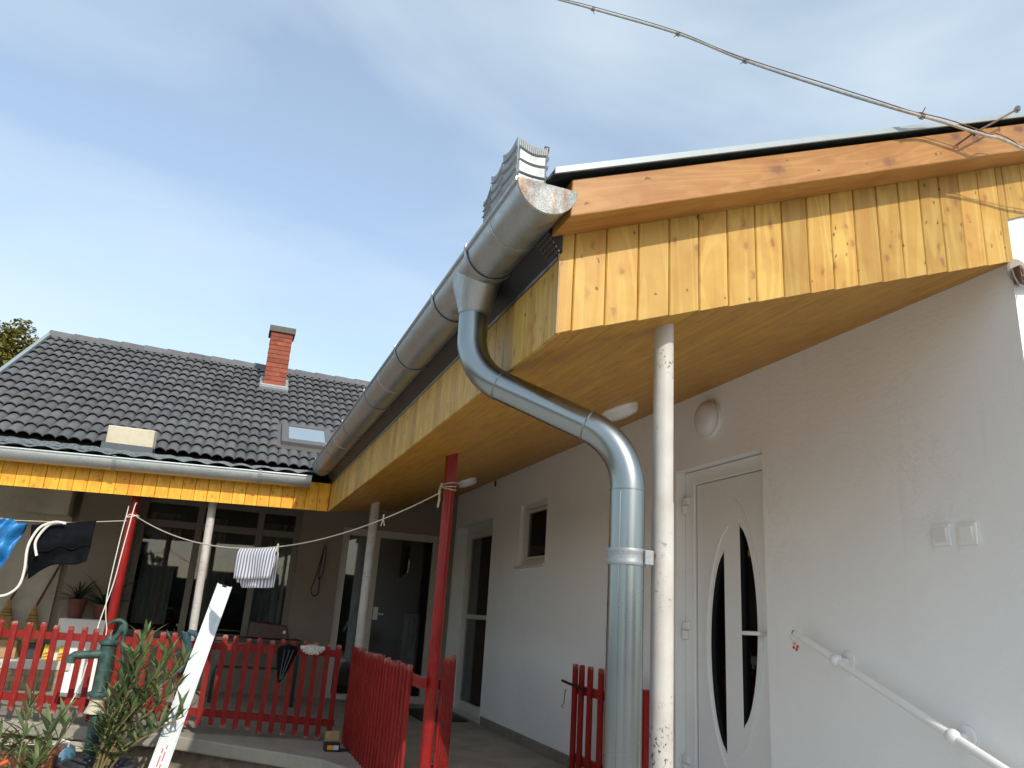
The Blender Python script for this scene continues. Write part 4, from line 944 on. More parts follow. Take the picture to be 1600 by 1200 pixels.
# short leaf behind the red post
fc = thing('picket_gate', 'narrow red gate leaf standing open behind the tall red post', 'gate', (-1.3, 5.05, 0))
ga, gb = Vector((-1.395, 4.86, 0)), Vector((-1.185, 5.34, 0)); gdn = (gb-ga).normalized(); ga_ang = math.atan2(gdn.y, gdn.x)
pm2 = picket_mesh(.80, .052)
for i in range(6):
    q = ga+(gb-ga)*(i/5); inst('picket', pm2, fc, (q.x, q.y, .012+random.uniform(-.004, .004)), (0, 0, ga_ang))
nrm = Vector((-gdn.y, gdn.x, 0))
for z in (.62, .14):
    a = Vector((-1.505, 4.70, z))+nrm*.02; b_ = gb+nrm*.02+Vector((0, 0, z)); u = (b_-a).normalized(); n_ = Vector((-u.y, u.x, 0))*.022; h = Vector((0, 0, .06))
    MB().hexa([a, b_, b_+n_, a+n_, a+h, b_+h, b_+n_+h, a+n_+h]).build('rail', M['red'], fc)
MB().tube([(-1.44, 4.75, .30), (-1.44, 4.75, .46)], .010, 8).build('hinge', M['redpost'], fc)
# gate folded back along the wall
fd_ = thing('picket_gate', 'dark red gate leaf folded back against the white wall beyond the downpipe', 'gate', (-.2, 5, 0))
pm3 = picket_mesh(.79, .05)
for i, y in enumerate((5.47, 5.36, 5.22, 5.05, 4.90, 4.76, 4.62)): inst('picket', pm3, fd_, (-.235, y, -.005), (0, 0, -math.pi/2+.15))
MB().box(-.212, -.19, 4.52, 5.50, .58, .64).build('rail', M['red'], fd_); MB().box(-.212, -.19, 4.52, 5.50, .12, .18).build('rail', M['red'], fd_)
MB().tube([(-.255, 5.25, .625), (-.262, 5.62, .655)], .010, 8).build('bolt', M['black'], fd_)
MB().tube([(-.262, 5.55, .60), (-.266, 5.56, .57), (-.262, 5.57, .53), (-.262, 5.58, .50), (-.268, 5.60, .48), (-.265, 5.58, .47)], .004, 6).build('hook', M['steel'], fd_)
dk = MB().box(-.235, -.165, 4.44, 4.51, 0, .708).build('gate_post', M['redpost'], bevel=0.006); tag(dk, 'short dark red gate post just behind the near white post', 'post')

# ------------------------------------------------------------------ clothes line and laundry
A, B_ = Vector((-3.53, 7.32, 1.70)), Vector((-1.575, 4.64, 1.80))
def linept(t, sag=.305): q = A+(B_-A)*t; return q+Vector((0, 0, -sag*4*t*(1-t)))
cll = thing('clothes_line', 'thin rope sagging between the left red post and the tall red post', 'clothes line', (-2.5, 6, 1.6))
MB().tube([linept(i/40) for i in range(41)], .0042, 6).build('rope', M['rope'], cll, smooth=True)
kn = MB()
for j, zz in enumerate((1.828, 1.845, 1.86)):
    kn.tube([(-1.522+.042*math.cos(i*.55), 4.66+.046*math.sin(i*.55), zz+.01*math.sin(i*.5+j)) for i in range(13)], .0045, 5)
kn.tube([(-1.58, 4.63, 1.85), (-1.595, 4.62, 1.80), (-1.588, 4.625, 1.75), (-1.595, 4.622, 1.70)], .007, 6).build('knot', M['rope'], cll)
MB().tube([(-3.565+.048*math.cos(i*.6), 7.34+.048*math.sin(i*.6), 1.70+.012*math.sin(i)) for i in range(24)], .005, 5).build('knot', M['hose'], cll)
pg = thing('clothes_peg', 'pale clothes peg on the line near the far white post', 'peg', tuple(linept(.86)))
q = linept(.86); d = (B_-A).normalized()
for s_ in (-1, 1): MB().tube([q+Vector((0, 0, .028))+d*(-.003*s_), q, q+Vector((0, 0, -.045))+d*.016*s_], .004, 5).build('prong', M['rope'], pg)
# towel folded over the line
tw = MB(); t0, t1 = .435, .562
hd = Vector((d.x, d.y, 0)).normalized(); nn = Vector((hd.y, -hd.x, 0))
def towel(u, v):
    q = linept(t0+(t1-t0)*u)
    if v < .42: s_ = (.42-v)/.42; dz = -.225*s_; side = -1
    else: s_ = (v-.42)/.58; dz = -.285*s_ if u > .12 else -.25*s_; side = 1
    sh = .018*min(1, s_*5)*side*-1
    w_ = .010*math.sin(u*9+v*3)*s_
    wd = (u-.5)*(-.012*s_)
    return q+Vector((0, 0, dz+.006))+nn*(sh+w_)+hd*wd
towo = tw.grid(towel, 22, 26).build('striped_towel', M['stripe'], smooth=True, ang=180)
uvl = towo.data.uv_layers.new(name='UVMap')
for poly in towo.data.polygons:
    for li in poly.loop_indices:
        vi = towo.data.loops[li].vertex_index; uvl.data[li].uv = ((vi//27)/22, (vi % 27)/26)
solid(towo, .004); tag(towo, 'white towel with dark stripes folded over the clothes line', 'towel')
p2 = thing('clothes_peg', 'pale clothes peg gripping the right corner of the striped towel', 'peg', tuple(linept(t1)))
for s_ in (-1, 1): MB().tube([linept(t1)+Vector((0, 0, .022))+d*.003*s_, linept(t1)+Vector((0, 0, -.035))+d*.009*s_], .004, 5).build('prong', M['rope'], p2)
# line to the left of the red post with dark garments
ll = MB().tube([(-3.6, 7.34, 1.66), (-4.0, 7.30, 1.60), (-4.4, 7.27, 1.575), (-5.2, 7.25, 1.62), (-6.2, 7.25, 1.75)], .004, 6).build('clothes_line', M['rope'], smooth=True); tag(ll, 'rope behind the black garment running off to the left', 'clothes line')
def garment(u, v):
    x = -4.275+.46*u; zt = 1.55+.078*u; zb = 1.13+.21*u+.04*math.sin(u*5)
    z = zt+(zb-zt)*v; x += .05*v*(1-u)*1.2
    return Vector((x, 7.25+.028*math.sin(v*8+u*3)*v+.02*math.sin(u*11)*v-.02*math.sin(v*math.pi), z))
bk = MB().grid(garment, 20, 20).build('black_garment', M['black_cloth'], smooth=True, ang=180); solid(bk, .006); tag(bk, 'black garment draped over the line at the left, white hose over it', 'garment')
MB().tube([garment(.02+.96*i/16, .60)+Vector((0, -.012, .015*math.sin(i))) for i in range(17)], .008, 6).build('hem', M['black_cloth'], bk, smooth=True)
def blue(u, v):
    zt, zb = 1.57, 1.17; x = -4.40+(.10-.05*v)*(u-.5)*2-.055*v
    return Vector((x, 7.22+.035*math.sin(u*7+v*4)+.02*math.sin(v*13+u*5), zt+(zb-zt)*v+.02*math.sin(u*6)))
bl = MB().grid(blue, 14, 26).build('blue_cloth', M['blue_cloth'], smooth=True, ang=180); solid(bl, .004); tag(bl, 'shiny crumpled blue cloth hanging at the left edge', 'cloth')
ho = MB().tube(smooth_path([(-4.95, 7.18, 1.02), (-4.55, 7.18, .985), (-4.381, 7.18, .985), (-4.30, 7.18, 1.01), (-4.245, 7.18, 1.08), (-4.235, 7.18, 1.20), (-4.25, 7.18, 1.35), (-4.235, 7.18, 1.45), (-4.19, 7.18, 1.54), (-4.10, 7.18, 1.585), (-4.03, 7.19, 1.58), (-4.05, 7.19, 1.585), (-4.13, 7.19, 1.565), (-4.18, 7.19, 1.50), (-4.205, 7.18, 1.41), (-4.175, 7.18, 1.31)], 5), .0105, 8).build('hose', M['hose'], smooth=True); tag(ho, 'thick white hose looping over the black garment', 'hose')
co = thing('twine', 'pair of thin white cords hanging from the left red post to the pump', 'cord', (-3.58, 7.15, .2))
MB().tube(smooth_path([(-3.54, 7.28, 1.80), (-3.545, 7.18, 1.773), (-3.565, 7.14, 1.404), (-3.578, 7.12, 1.138), (-3.612, 7.08, .873), (-3.622, 7.0, .654), (-3.645, 6.94, .369), (-3.70, 6.90, .206)]), .0042, 6).build('strand', M['hose'], co, smooth=True)
MB().tube(smooth_path([(-3.60, 7.26, 1.78), (-3.592, 7.17, 1.70), (-3.60, 7.14, 1.48), (-3.606, 7.12, 1.071), (-3.585, 7.1, .90), (-3.555, 7.1, .778), (-3.545, 6.94, .66)]), .004, 6).build('strand', M['hose'], co, smooth=True)
lp = MB().tube(smooth_path([(-1.655, 9.76, 1.78), (-1.63, 9.76, 1.76), (-1.62, 9.76, 1.6), (-1.635, 9.76, 1.42), (-1.67, 9.76, 1.38), (-1.665, 9.76, 1.55), (-1.65, 9.76, 1.76), (-1.70, 9.76, 1.42), (-1.74, 9.76, 1.25), (-1.70, 9.76, 1.18), (-1.65, 9.76, 1.22), (-1.66, 9.76, 1.4)], 5), .006, 6).build('hanging_strap', M['black'], smooth=True); tag(lp, 'dark strap loop hanging on the back wall between window and glazed door', 'strap')

# ------------------------------------------------------------------ things on the fence
def tealc(u, v):
    ang = u*math.pi; x = -2.985+.075*math.sin(v*2.2)+(u-.5)*.07*(1-.25*v)-.035*v
    if v < .12: return Vector((x+.05*(.12-v)*4, 6.96+.05*v, .80-.02*abs(u-.5)))
    return Vector((x, 6.945-.02*math.sin(u*math.pi)-.01*math.sin(v*9), .815-(v-.12)*.36+.006*math.sin(u*9)))
te = MB().grid(tealc, 12, 22).build('teal_cloth', M['teal_cloth'], smooth=True, ang=180); solid(te, .008); tag(te, 'faded teal cloth slung over the picket fence beside the leaning profile', 'cloth')
MB().tube([(-2.955, 6.93, .81), (-2.90, 6.935, .80), (-2.87, 6.94, .765), (-2.86, 6.94, .745)], [.02, .024, .018, .006], 8).build('sleeve', M['teal_cloth'], te, smooth=True)
def bagp(u, v):
    hw = .088*(1-v)**.75*(1 if v > .12 else (v/.12)**.5)+.006
    cx = -2.155-.04*v
    return Vector((cx+hw*math.cos(u*2*math.pi), 6.945+.028*math.sin(u*2*math.pi)*(1-.4*v), .752-.30*v))
bg_ = thing('black_saddle_bag', 'black tapered saddle-shaped bag hung upside down on the picket fence', 'bag', (-2.16, 6.94, .45))
MB().grid(bagp, 24, 16).build('body', M['black_cloth'], bg_, smooth=True, ang=180)
for s_ in (-.35, .1, .5): MB().tube([(-2.155-.04*v+.088*(1-v)**.75*s_, 6.908+.012*v, .74-.29*v) for v in [i/10 for i in range(1, 10)]], .0045, 5).build('piping', M['blackpot'], bg_, smooth=True)
mo_ = thing('mop_head', 'white string mop head drying on top of the picket fence', 'mop', (-1.965, 6.96, .71))
ms = MB(); rr = random.Random(4)
for i in range(150):
    a = rr.uniform(-1, 1); x0 = -1.965+.088*a; 
    ln = rr.uniform(.04, .075)*math.sqrt(max(.15, 1-a*a)); bx = rr.uniform(-.02, .02)
    ms.tube([(x0, 6.96, .755-.02*a*a), (x0+bx*.5, 6.935-rr.uniform(0, .02), .752-ln*.3), (x0+bx, 6.925-rr.uniform(0, .022), .75-ln)], .0036, 4)
stuff(ms.build('strings', M['mop'], mo_)); MB().tube([(-1.93, 6.93, .68), (-1.905, 6.93, .70)], .014, 8).build('socket', M['print_red'], mo_)
cb = thing('carton', 'small open cardboard carton with black printed base on the slab edge', 'box', (-1.75, 6.62, 0), None)
MB().box(-1.815, -1.70, 6.56, 6.67, .002, .062).build('base', M['black'], cb, bevel=0.002); MB().box(-1.812, -1.703, 6.655, 6.665, .062, .135).build('flap', M['card'], cb)
MB().box(-1.80, -1.755, 6.557, 6.5595, .016, .048).build('print', M['orange'], cb); MB().box(-1.752, -1.712, 6.557, 6.5595, .016, .048).build('print', M['print_white'], cb); MB().box(-1.70, -1.62, 6.58, 6.60, .004, .02).build('tape_end', M['black'], cb)

# ------------------------------------------------------------------ leaning white profile
lpf = thing('leaning_profile', 'long white metal profile leaning against the red picket fence', 'profile', (-3.08, 5.8, -.45))
a, b_ = Vector((-3.095, 5.72, -.45)), Vector((-2.735, 7.02, 1.182)); a = b_+(Vector((-2.981, 6.02, -.10))-b_)*1.30
u = (b_-a).normalized(); sd_ = Vector((1, 0.18, 0)); sd_ = (sd_-u*sd_.dot(u)).normalized(); nm = u.cross(sd_); nm = nm if nm.y < 0 else -nm; L = (b_-a).length; hw = .060
def strip(o0, o1, n0, n1): return [a+sd_*o0+nm*n0, a+sd_*o1+nm*n1]
pb = MB(); prof = [(-.06, 0), (-.06, .012), (-.052, .012), (-.050, .004), (-.018, .003), (-.016, .006), (.016, .006), (.018, .003), (.050, .004), (.052, .012), (.06, .012), (.06, 0)]
pb.prism([a+sd_*x+nm*z for x, z in prof], [b_+sd_*x+nm*z for x, z in prof]); pb.build('channel', M['alu'], lpf)
MB().prism([b_+u*.001+sd_*x+nm*z for x, z in ((-.018, -.004), (.018, -.004), (.018, .01), (-.018, .01))], [b_-u*.02+sd_*x+nm*z for x, z in ((-.018, -.004), (.018, -.004), (.018, .0125), (-.018, .0125))]).build('end_plug', M['black'], lpf)
pr_ = MB()
for k, (o, l0, l1) in enumerate(((-.012, .30, .335), (-.012, .345, .36), (.008, .29, .31), (.008, .32, .35), (.008, .36, .372))):
    c0, c1 = a+u*(L*l0-.05), a+u*(L*l1-.05); w_ = sd_*.0035; h_ = nm*.0072; pr_.quad(c0+sd_*o-w_+h_, c0+sd_*o+w_+h_, c1+sd_*o+w_+h_, c1+sd_*o-w_+h_)
pr_.build('print', M['print_red'], lpf)

# ------------------------------------------------------------------ hand pump
pu = thing('hand_pump', 'green cast iron hand pump with long spout and curved handle', 'pump', (-3.44, 6.5, -.45)); PX, PY = -3.455, 6.5
MB().tube([(PX+.03, PY, -.45), (PX+.015, PY, .26)], .045, 16).build('standpipe', M['pumpgreen'], pu, smooth=True)
MB().lathe([(.07, .25), (.05, .30), (.038, .36)], (PX-.005, PY, 0), 16).build('concrete_collar', M['stone_cream'], pu, smooth=True)
MB().lathe([(.075, .362), (.078, .372), (.074, .388), (.055, .395), (.048, .42), (.046, .60), (.050, .62), (.046, .64), (.048, .70), (.064, .712), (.066, .728), (.058, .738), (.03, .745), (.02, .77)], (PX, PY, 0), 24).build('barrel', M['pumpgreen'], pu, smooth=True)
MB().tube([(PX-.03, PY, .645), (PX-.12, PY, .635), (PX-.205, PY, .628), (PX-.222, PY, .615), (PX-.225, PY, .575)], [.032, .028, .028, .030, .034], 16).build('spout', M['pumpgreen'], pu, smooth=True)
MB().tube([(PX+.015, PY, .735), (PX+.05, PY, .79), (PX+.07, PY, .835)], [.022, .020, .024], 12).lathe([(.026, -.02), (.026, .02)], (PX+.072, PY, .83), 14, 'y').build('fulcrum', M['pumpgreen'], pu, smooth=True)
MB().tube(smooth_path([(PX-.03, PY, .845), (PX-.005, PY, .868), (PX+.035, PY, .878), (PX+.07, PY, .862), (PX+.088, PY, .82), (PX+.085, PY, .76), (PX+.09, PY, .69), (PX+.115, PY, .60), (PX+.145, PY, .535)]), [.010+.010*max(0, 1-abs(i-20)/20) for i in range(49)], 10).build('handle', M['pumpgreen'], pu, smooth=True)
MB().tube([(PX-.0, PY, .74), (PX-.0, PY, .80)], .008, 8).build('piston_rod', M['steel'], pu)

# ------------------------------------------------------------------ plants in the yard
def leaf_mesh(l, w, mat, fold=.25, bend=.12):
    b = MB(); n = 5
    for i in range(n+1):
        t = i/n; ww = w*(math.sin(math.pi*min(1, t*.94+.05))**.8); z = -bend*l*t*t
        b.v += [(-ww/2, l*t, z+fold*ww/2), (0, l*t, z), (ww/2, l*t, z+fold*ww/2)]
    for i in range(n): k0 = 3*i; b.f += [(k0, k0+1, k0+4, k0+3), (k0+1, k0+2, k0+5, k0+4)]
    return b.mesh('leaf_mesh', mat, True, 180)
OL = [leaf_mesh(.165, .026, M['oleander'], .35, .10), leaf_mesh(.19, .028, M['oleander'], .3, .25), leaf_mesh(.135, .024, M['oleander'], .4, -.05)]
def oleander(name, label, base, z0, stems, potfn, seed, nl=3, lab_group='potted oleanders'):
    rr = random.Random(seed); t = thing(name, label, 'plant', base, lab_group)
    if potfn: potfn(t)
    for (dx, dy, top, lean_x, lean_y, start, bush) in stems:
        s0 = Vector((base[0]+dx, base[1]+dy, z0)); s1 = Vector((s0.x+lean_x, s0.y+lean_y, top)); mid = (s0+s1)/2+Vector((-lean_x*.18, -lean_y*.18, .0))
        pts = smooth_path([s0, mid, s1], 6); m = len(pts)
        MB().tube(pts, [.0085*(1-.75*i/m)+.0015 for i in range(m)], 6).build('stem', M['stem'], t, smooth=True)
        ln = (s1-s0).length; k = 0; pos = start
        while pos < 1.0:
            ip = min(m-2, int(pos*(m-1))); f = pos*(m-1)-ip; q = pts[ip]*(1-f)+pts[ip+1]*f; ax = (pts[ip+1]-pts[ip]).normalized()
            for j in range(nl):
                az = k*1.05+j*2*math.pi/nl+rr.uniform(-.3, .3); el = (.35+.75*pos+rr.uniform(-.3, .3)) if pos < .93 else rr.uniform(.9, 1.35)
                dv = Vector((math.cos(az)*math.cos(el), math.sin(az)*math.cos(el), math.sin(el)))
                rot = dv.to_track_quat('Y', 'Z'); o = inst('leaf', rr.choice(OL), t, q, rot.to_euler(), (bush*rr.uniform(.75, 1.15),)*3)
            k += 1; pos += .040/ln*bush*rr.uniform(.85, 1.2)
    return t
def tub(t):
    x, y = -3.34, 6.12
    MB().lathe([(.17, -.45), (.205, -.10), (.215, -.035), (.238, -.03), (.242, -.01), (.232, 0.0), (.205, -.005), (.195, -.06), (.19, -.09)], (x, y, .0), 32, cap=False).build('tub', M['blackpot'], t, smooth=True)
    MB().lathe([(.0, -.075), (.10, -.07), (.193, -.08)], (x, y, .0), 24).build('soil', M['soil'], t)
oleander('oleander', 'tall oleander in a charcoal tub in front of the green pump', (-3.34, 6.12, -.45), -.08,
    [(-.02, -.01, .72, .20, -.06, .30, 1.0), (.03, .02, .70, .30, .02, .42, 1.0), (.02, -.03, .55, .12, -.10, .25, 1.0), (.04, .0, .46, .36, -.05, .40, 1.0), (.01, .03, .80, .13, .03, .45, .95), (-.02, .0, .36, .20, -.14, .25, 1.0), (.02, -.02, .62, .40, .0, .55, .9), (.0, .0, .30, .48, -.06, .55, 1.0), (.02, .02, .40, -.02, -.12, .2, 1.0), (.05, .03, .58, .24, -.03, .3, 1.05), (.0, -.04, .66, .10, -.03, .4, 1.0), (.06, -.02, .25, .30, -.16, .3, 1.05)], tub, 5)
def pot2(t):
    x, y = -3.70, 5.62
    MB().lathe([(.11, -.45), (.15, -.14), (.165, -.13), (.168, -.10), (.15, -.11), (.14, -.16)], (x, y, .0), 28, cap=False).build('pot', M['terracotta'], t, smooth=True); MB().lathe([(.0, -.16), (.14, -.17)], (x, y, .0), 20).build('soil', M['soil'], t)
oleander('oleander', 'leafy young oleander at the bottom left, next to the pink flowers', (-3.70, 5.62, -.45), -.16,
    [(-.01, 0, .42, -.02, .02, .12, .95), (.03, .02, .30, .10, .02, .22, 1.1), (-.03, .0, .20, -.12, .02, .3, 1.0), (.02, -.02, .10, .08, -.06, .3, 1.0), (.03, .02, .24, .16, .05, .5, 1.15)], pot2, 8)
# flower box
fx = thing('flower_box', 'terracotta coloured flower box with pink petunias at the lower left edge', 'flower box', (-3.95, 6.0, -.45))
MB().hexa([(-4.55, 5.93, -.16), (-3.60, 5.93, -.16), (-3.60, 6.09, -.16), (-4.55, 6.09, -.16), (-4.58, 5.90, .085), (-3.57, 5.90, .085), (-3.57, 6.12, .085), (-4.58, 6.12, .085)]).build('box', M['terracotta'], fx, bevel=0.006)
MB().box(-4.60, -3.55, 5.885, 6.135, .085, .10).build('rim', M['terracotta'], fx, bevel=0.004); MB().box(-4.56, -3.59, 5.91, 6.11, .10, .104).build('soil', M['soil'], fx)
MB().box(-4.55, -3.6, 5.94, 6.08, -.45, -.162).build('stand', M['greywood'], fx)
fl = MB(); rr = random.Random(3)
for i in range(900):
    c = Vector((rr.uniform(-4.5, -3.62), rr.uniform(5.90, 6.12), .11+abs(rr.gauss(0, .05)))); s_ = rr.uniform(.008, .018); q = Euler((rr.uniform(-1, 1), rr.uniform(-1, 1), rr.uniform(0, 6.3))).to_matrix()
    if c.x > -3.75 and rr.random() < .6: continue
    fl.quad(*[c+q @ Vector(v)*s_ for v in ((-1, 0, 0), (0, -.5, 0), (1, 0, .2), (0, .5, 0))])
stuff(fl.build('foliage', M['flowerleaf'], fx))
for x, y, z in ((-3.945, 5.90, .20), (-3.935, 5.885, .135), (-4.02, 5.92, .17), (-4.15, 5.9, .16), (-4.25, 5.95, .2)):
    b = MB(); n = 15
    b.v.append((x, y, z-.008))
    for i in range(n): a_ = 2*math.pi*i/n; r_ = .026*(1+.14*math.cos(5*a_)); b.v.append((x+r_*math.cos(a_), y-.012, z+r_*math.sin(a_)))
    b.f = [(0, 1+i, 1+(i+1) % n) for i in range(n)]; b.build('petunia', M['pink'], fx, smooth=True, ang=180)
rs_ = MB().tube([(-4.2, 5.45, -.10), (-3.78, 5.50, .10), (-3.745, 5.50, .118)], .010, 8).build('red_stick', M['orangered'], smooth=True); tag(rs_, 'orange-red plastic stick poking up at the bottom left corner', 'stick')
wp_ = thing('watering_can', 'blue patterned watering can half hidden behind the oleander tub', 'watering can', (-3.60, 6.38, -.45))
MB().lathe([(.09, -.18), (.10, -.17), (.095, .0), (.08, .05), (.055, .065)], (-3.60, 6.38, 0), 20).build('body', flat('worn_blue_enamel', (0.07, 0.17, 0.25), 0.4, 0, 0.6, 40), wp_, smooth=True)
MB().tube([(-3.56, 6.34, .04), (-3.555, 6.32, .09), (-3.60, 6.31, .105), (-3.66, 6.33, .06)], .008, 6).build('handle', M['hose'], wp_, smooth=True); MB().box(-3.70, -3.50, 6.28, 6.48, -.45, -.18).build('stand', M['greywood'], wp_)
sp = MB().hexa([(-4.8, 6.66, .02), (-3.45, 6.60, -.02), (-3.42, 6.80, -.02), (-4.8, 6.86, .02), (-4.8, 6.66, .055), (-3.45, 6.60, .015), (-3.42, 6.80, .015), (-4.8, 6.86, .055)]).build('stone_slab', M['stone_cream'], bevel=0.008); tag(sp, 'pale stone slab lying along the veranda edge behind the flower box', 'slab')
MB().box(-4.7, -4.5, 6.66, 6.84, -.45, .018).box(-3.75, -3.6, 6.66, 6.78, -.45, -.02).build('support', M['concrete'], sp)
pv = MB().box(-3.60, -3.47, 5.55, 5.95, -.45, -.02).build('paving_block', M['concrete'], bevel=0.01); tag(pv, 'grey concrete block between the young oleander and the tub', 'block')

# ------------------------------------------------------------------ veranda clutter behind the fence
bn = thing('brick_bench', 'low buff brick bench with a white tiled top behind the left fence', 'bench', (-4.7, 9.3, .1))
MB().box(-5.6, -4.05, 9.115, 9.5, .10, .30).build('core', M['mortar'], bn)
MB().box(-5.62, -4.03, 9.09, 9.52, .30, .385).build('top', M['pvc_dim'], bn, bevel=0.006)
bm_ = MB().box(.004, .236, 0, .05, .003, .060).mesh('bench_brick_mesh', M['brick_y'])
for r in range(5):
    for c in range(7):
        x = -5.72+.24*c+(.12 if r % 2 else 0)
        if -5.66 < x and x+.24 < -4.0: inst('brick', bm_, bn, (x, 9.105+random.uniform(-.004, .004), -.005+.061*r))
MB().box(-5.6, -4.06, 9.116, 9.4, -.02, .10).build('footing', M['mortar'], bn)
lg = MB().box(-4.25, -3.76, 9.28, 9.595, .06, .785).build('white_plinth', M['plaster'], bevel=0.008); tag(lg, 'white rendered plinth carrying two potted plants by the window', 'plinth')
for i, (x0, x1, z1) in enumerate(((-4.09, -3.99, .60), (-3.96, -3.86, .61), (-3.84, -3.79, .55))):
    o = MB().hexa([(x0, 9.02, .085), (x1, 9.02, .085), (x1, 9.035, .085), (x0, 9.035, .085), (x0, 9.24, z1), (x1, 9.24, z1), (x1, 9.255, z1), (x0, 9.255, z1)]).build('leaning_board', M['pvc'])
    tag(o, ['left of the white panels leaning on the plinth behind the pump spout', 'middle one of the white panels leaning on the plinth behind the pump', 'narrow right one of the white panels leaning on the plinth'][i], 'panel', 'white panels leaning on the plinth')
# packets on the bench
pk = [('yellow_packet', (-4.32, -4.22, 9.2, 9.26, .387, .53), 'yellow', 'yellow packet with red print standing on the white bench top, left one'), ('yellow_packet', (-4.185, -4.09, 9.2, 9.26, .387, .52), 'yellow', 'yellow packet on the white bench top, right one next to the panels'), ('black_pouch', (-4.47, -4.37, 9.22, 9.30, .387, .54), 'black', 'dark pouch standing between the yellow packets and the carton'), ('cardboard_box', (-4.95, -4.55, 9.2, 9.4, .387, .56), 'card', 'brown cardboard box on the white bench top at the left edge')]
for nm_, bx, mt, lb in pk:
    x0, x1, y0, y1, z0, z1 = bx; t = thing(nm_, lb, 'packet' if 'box' not in nm_ else 'box', (x0, y0, z0)); sh = .015
    MB().hexa([(x0, y0, z0), (x1, y0, z0), (x1, y1, z0), (x0, y1, z0), (x0+sh*.5, y0+.02, z1), (x1-sh*.6, y0+.022, z1-.008), (x1-sh*.6, y1-.015, z1-.008), (x0+sh*.5, y1-.015, z1)]).build('body', M[mt], t, bevel=0.008)
    if mt == 'yellow':
        for k in range(2): MB().hexa([(x0+.012, y0-.003, z0+.02+.03*k), (x0+.075, y0-.003, z0+.035+.03*k), (x0+.075, y0+.012, z0+.035+.03*k), (x0+.012, y0+.012, z0+.02+.03*k), (x0+.012, y0-.001, z0+.03+.03*k), (x0+.075, y0-.001, z0+.046+.03*k), (x0+.075, y0+.012, z0+.046+.03*k), (x0+.012, y0+.012, z0+.03+.03*k)]).build('print', M['print_red'], t)
# brooms
def broom(x, zt, hx, hz, label):
    t = thing('broom', label, 'broom', (x, 9.7, .39), 'brooms standing on the wall')
    b = MB(); n = 14
    for i in range(n+1):
        v = i/n; hw = .018+.075*min(1, v*1.7)**1.2; b.v += [(x+hw*math.cos(2*math.pi*k/16)-.0*v, 9.68+.028*(.5+v)*math.sin(2*math.pi*k/16), zt-.46*v) for k in range(16)]
    for i in range(n):
        for k in range(16): k2 = (k+1) % 16; b.f.append((16*i+k, 16*i+k2, 16*i+16+k2, 16*i+16+k))
    b.build('bristles', M['broom'], t, smooth=True)
    for z in (.10, .13, .16): 
        hw = .018+.075*min(1, z/.46*1.7)**1.2+.002; MB().tube([(x+hw*math.cos(2*math.pi*k/18), 9.68+.036*math.sin(2*math.pi*k/18)-.004, zt-z) for k in range(19)], .003, 5).build('binding', M['stick'], t)
    MB().tube([(x, 9.68, zt-.03), (x+hx, 9.72, zt+hz)], .013, 8).build('stick', M['stick'], t, smooth=True)
broom(-4.81, .93, .17, .55, 'sorghum broom at the left edge, its stick leaning right'); broom(-4.56, .885, .16, .52, 'sorghum broom below the black garment, the right one of two')
# potted plants on the plinth
def houseplant(x, y, z, r, h, n, ln, wd, label, seed, mat, upr):
    t = thing('potted_plant', label, 'plant', (x, y, z), 'pot plants on the white plinth'); rr = random.Random(seed)
    MB().lathe([(r*.72, 0), (r*.95, h*.8), (r*1.05, h*.82), (r*1.05, h), (r*.92, h), (r*.9, h*.9)], (x, y, z), 20, cap=False).lathe([(0, h*.9), (r*.9, h*.88)], (x, y, z), 16).lathe([(.001, .002), (r*.72, .001)], (x, y, z), 20).build('pot', M[mat], t, smooth=True)
    me = leaf_mesh(ln, wd, M['houseplant'], .5, .45)
    for i in range(n):
        az = rr.uniform(0, 6.28); el = rr.uniform(*upr); dv = Vector((math.cos(az)*math.cos(el), math.sin(az)*math.cos(el), math.sin(el)))
        inst('leaf', me, t, (x+rr.uniform(-.02, .02), y+rr.uniform(-.02, .02), z+h*.9), dv.to_track_quat('Y', 'Z').to_euler(), (rr.uniform(.7, 1.15),)*3)
houseplant(-4.135, 9.42, .787, .088, .19, 30, .26, .020, 'spiky pot plant in a terracotta pot on the white plinth', 2, 'terradark', (.25, 1.35)); houseplant(-3.90, 9.46, .787, .085, .15, 34, .42, .024, 'taller dark pot plant beside the left red post', 7, 'terradark', (.5, 1.4))
# dark table with a chest on it
tb = thing('veranda_table', 'dark narrow table with black legs under the big veranda window', 'table', (-2.3, 9.1, 0))
MB().box(-2.72, -1.85, 8.85, 9.35, .665, .70).build('top', M['darkwood'], tb, bevel=0.004); MB().box(-2.70, -1.87, 8.87, 8.895, .40, .425).build('crossbar', M['black'], tb)
for x in (-2.69, -1.88):
    for y in (8.88, 9.32): MB().box(x-.017, x+.017, y-.017, y+.017, 0, .664).build('leg', M['black'], tb)
cs = MB().hexa([(-2.42, 8.95, .703), (-1.98, 8.95, .703), (-1.98, 9.25, .703), (-2.42, 9.25, .703), (-2.40, 8.97, .87), (-2.02, 8.97, .84), (-2.02, 9.23, .84), (-2.40, 9.23, .87)]).build('dark_chest', M['darkwood'], bevel=0.01); tag(cs, 'dark brown chest standing on the veranda table', 'chest')
MB().box(-2.06, -2.03, 8.945, 8.955, .76, .79).build('label', M['print_white'], cs)
mt_ = MB().box(-.62, -.10, 8.35, 9.3, .002, .014).build('door_mat', M['black'], bevel=0.004); tag(mt_, 'dark door mat in front of the far glazed side door', 'mat')

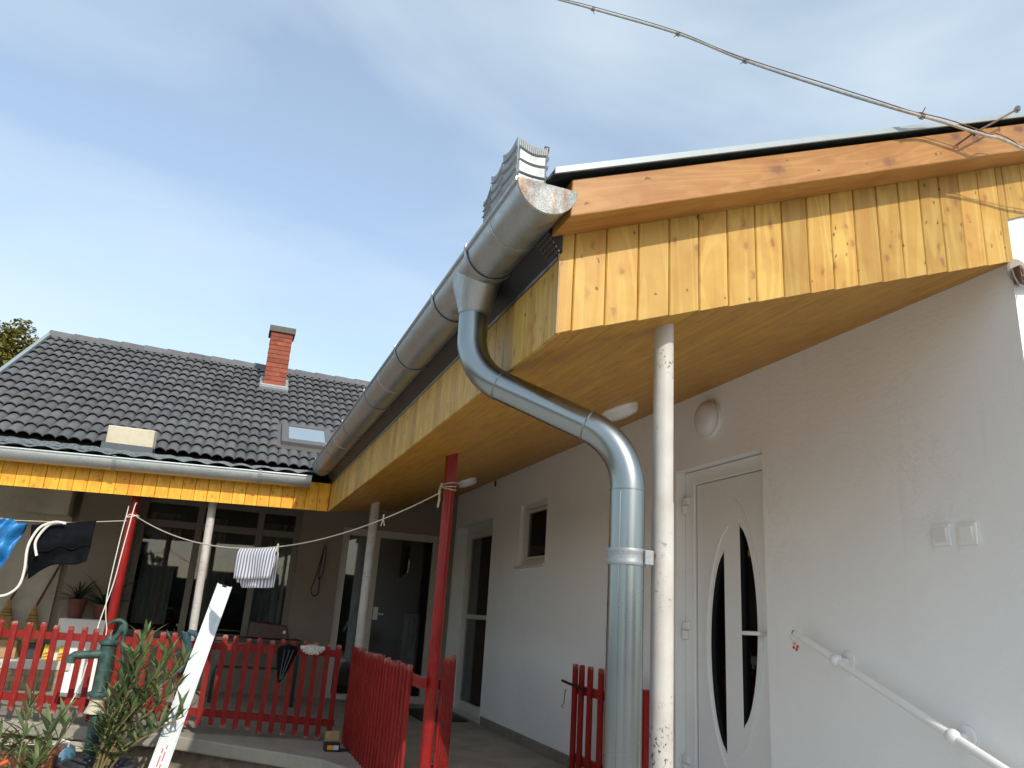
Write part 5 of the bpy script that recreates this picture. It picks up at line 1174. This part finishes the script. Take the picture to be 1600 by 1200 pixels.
# ------------------------------------------------------------------ tree behind the left roof
tr = thing('walnut_tree', 'autumn-tinted leafy tree behind the left end of the tiled roof', 'tree', (-9.6, 19.5, -.45))
rr = random.Random(21); tc_ = Vector((-9.6, 19.5, 0))
MB().tube([(tc_.x, tc_.y, -.45), (tc_.x+.1, tc_.y, 1.5), (tc_.x, tc_.y+.1, 3.2), (tc_.x+.2, tc_.y, 5.0)], [.26, .2, .16, .08], 10).build('trunk', M['barkm'], tr, smooth=True)
lb = MB(); clumps = []
for i in range(60):
    a = rr.uniform(0, 6.28); e = rr.uniform(-.35, 1.25); R_ = 2.25*rr.uniform(.55, 1.0); c = Vector((tc_.x+R_*math.cos(a)*math.cos(e)*1.0, tc_.y+R_*math.sin(a)*math.cos(e), 4.65+R_*.85*math.sin(e))); clumps.append((c, rr.uniform(.32, .6)))
clumps += [(Vector((-7.75, 18.9, 5.6)), .45), (Vector((-7.55, 18.9, 5.95)), .36), (Vector((-8.1, 18.9, 6.3)), .34), (Vector((-7.95, 18.9, 6.05)), .34), (Vector((-7.9, 18.8, 5.0)), .6), (Vector((-7.25, 18.8, 5.55)), .42), (Vector((-7.35, 18.7, 5.95)), .34), (Vector((-7.75, 18.8, 6.35)), .36), (Vector((-8.9, 18.9, 6.75)), .26)]
for c, r_ in clumps: lb.tube([(tc_.x+.1, tc_.y, 3.0+rr.uniform(-.6, 1)), (c+Vector((tc_.x, tc_.y, 3.6)))*.5, c], [.05, .028, .008], 5)
lb.build('limb', M['barkm'], tr)
lv = MB()
for c, r_ in clumps:
    for i in range(int(620*r_*r_/.2)):
        dv = Vector((rr.gauss(0, 1), rr.gauss(0, 1), rr.gauss(0, 1))).normalized()*r_*rr.random()**.45; q = Euler((rr.uniform(-.9, .9), rr.uniform(-.9, .9), rr.uniform(0, 6.3))).to_matrix(); s_ = rr.uniform(.035, .065)
        lv.quad(*[c+dv+q @ Vector(v)*s_ for v in ((-1.1, 0, 0), (0, -.55, .1), (1.1, 0, 0), (0, .55, .1))])
stuff(lv.build('crown', M['tree'], tr))
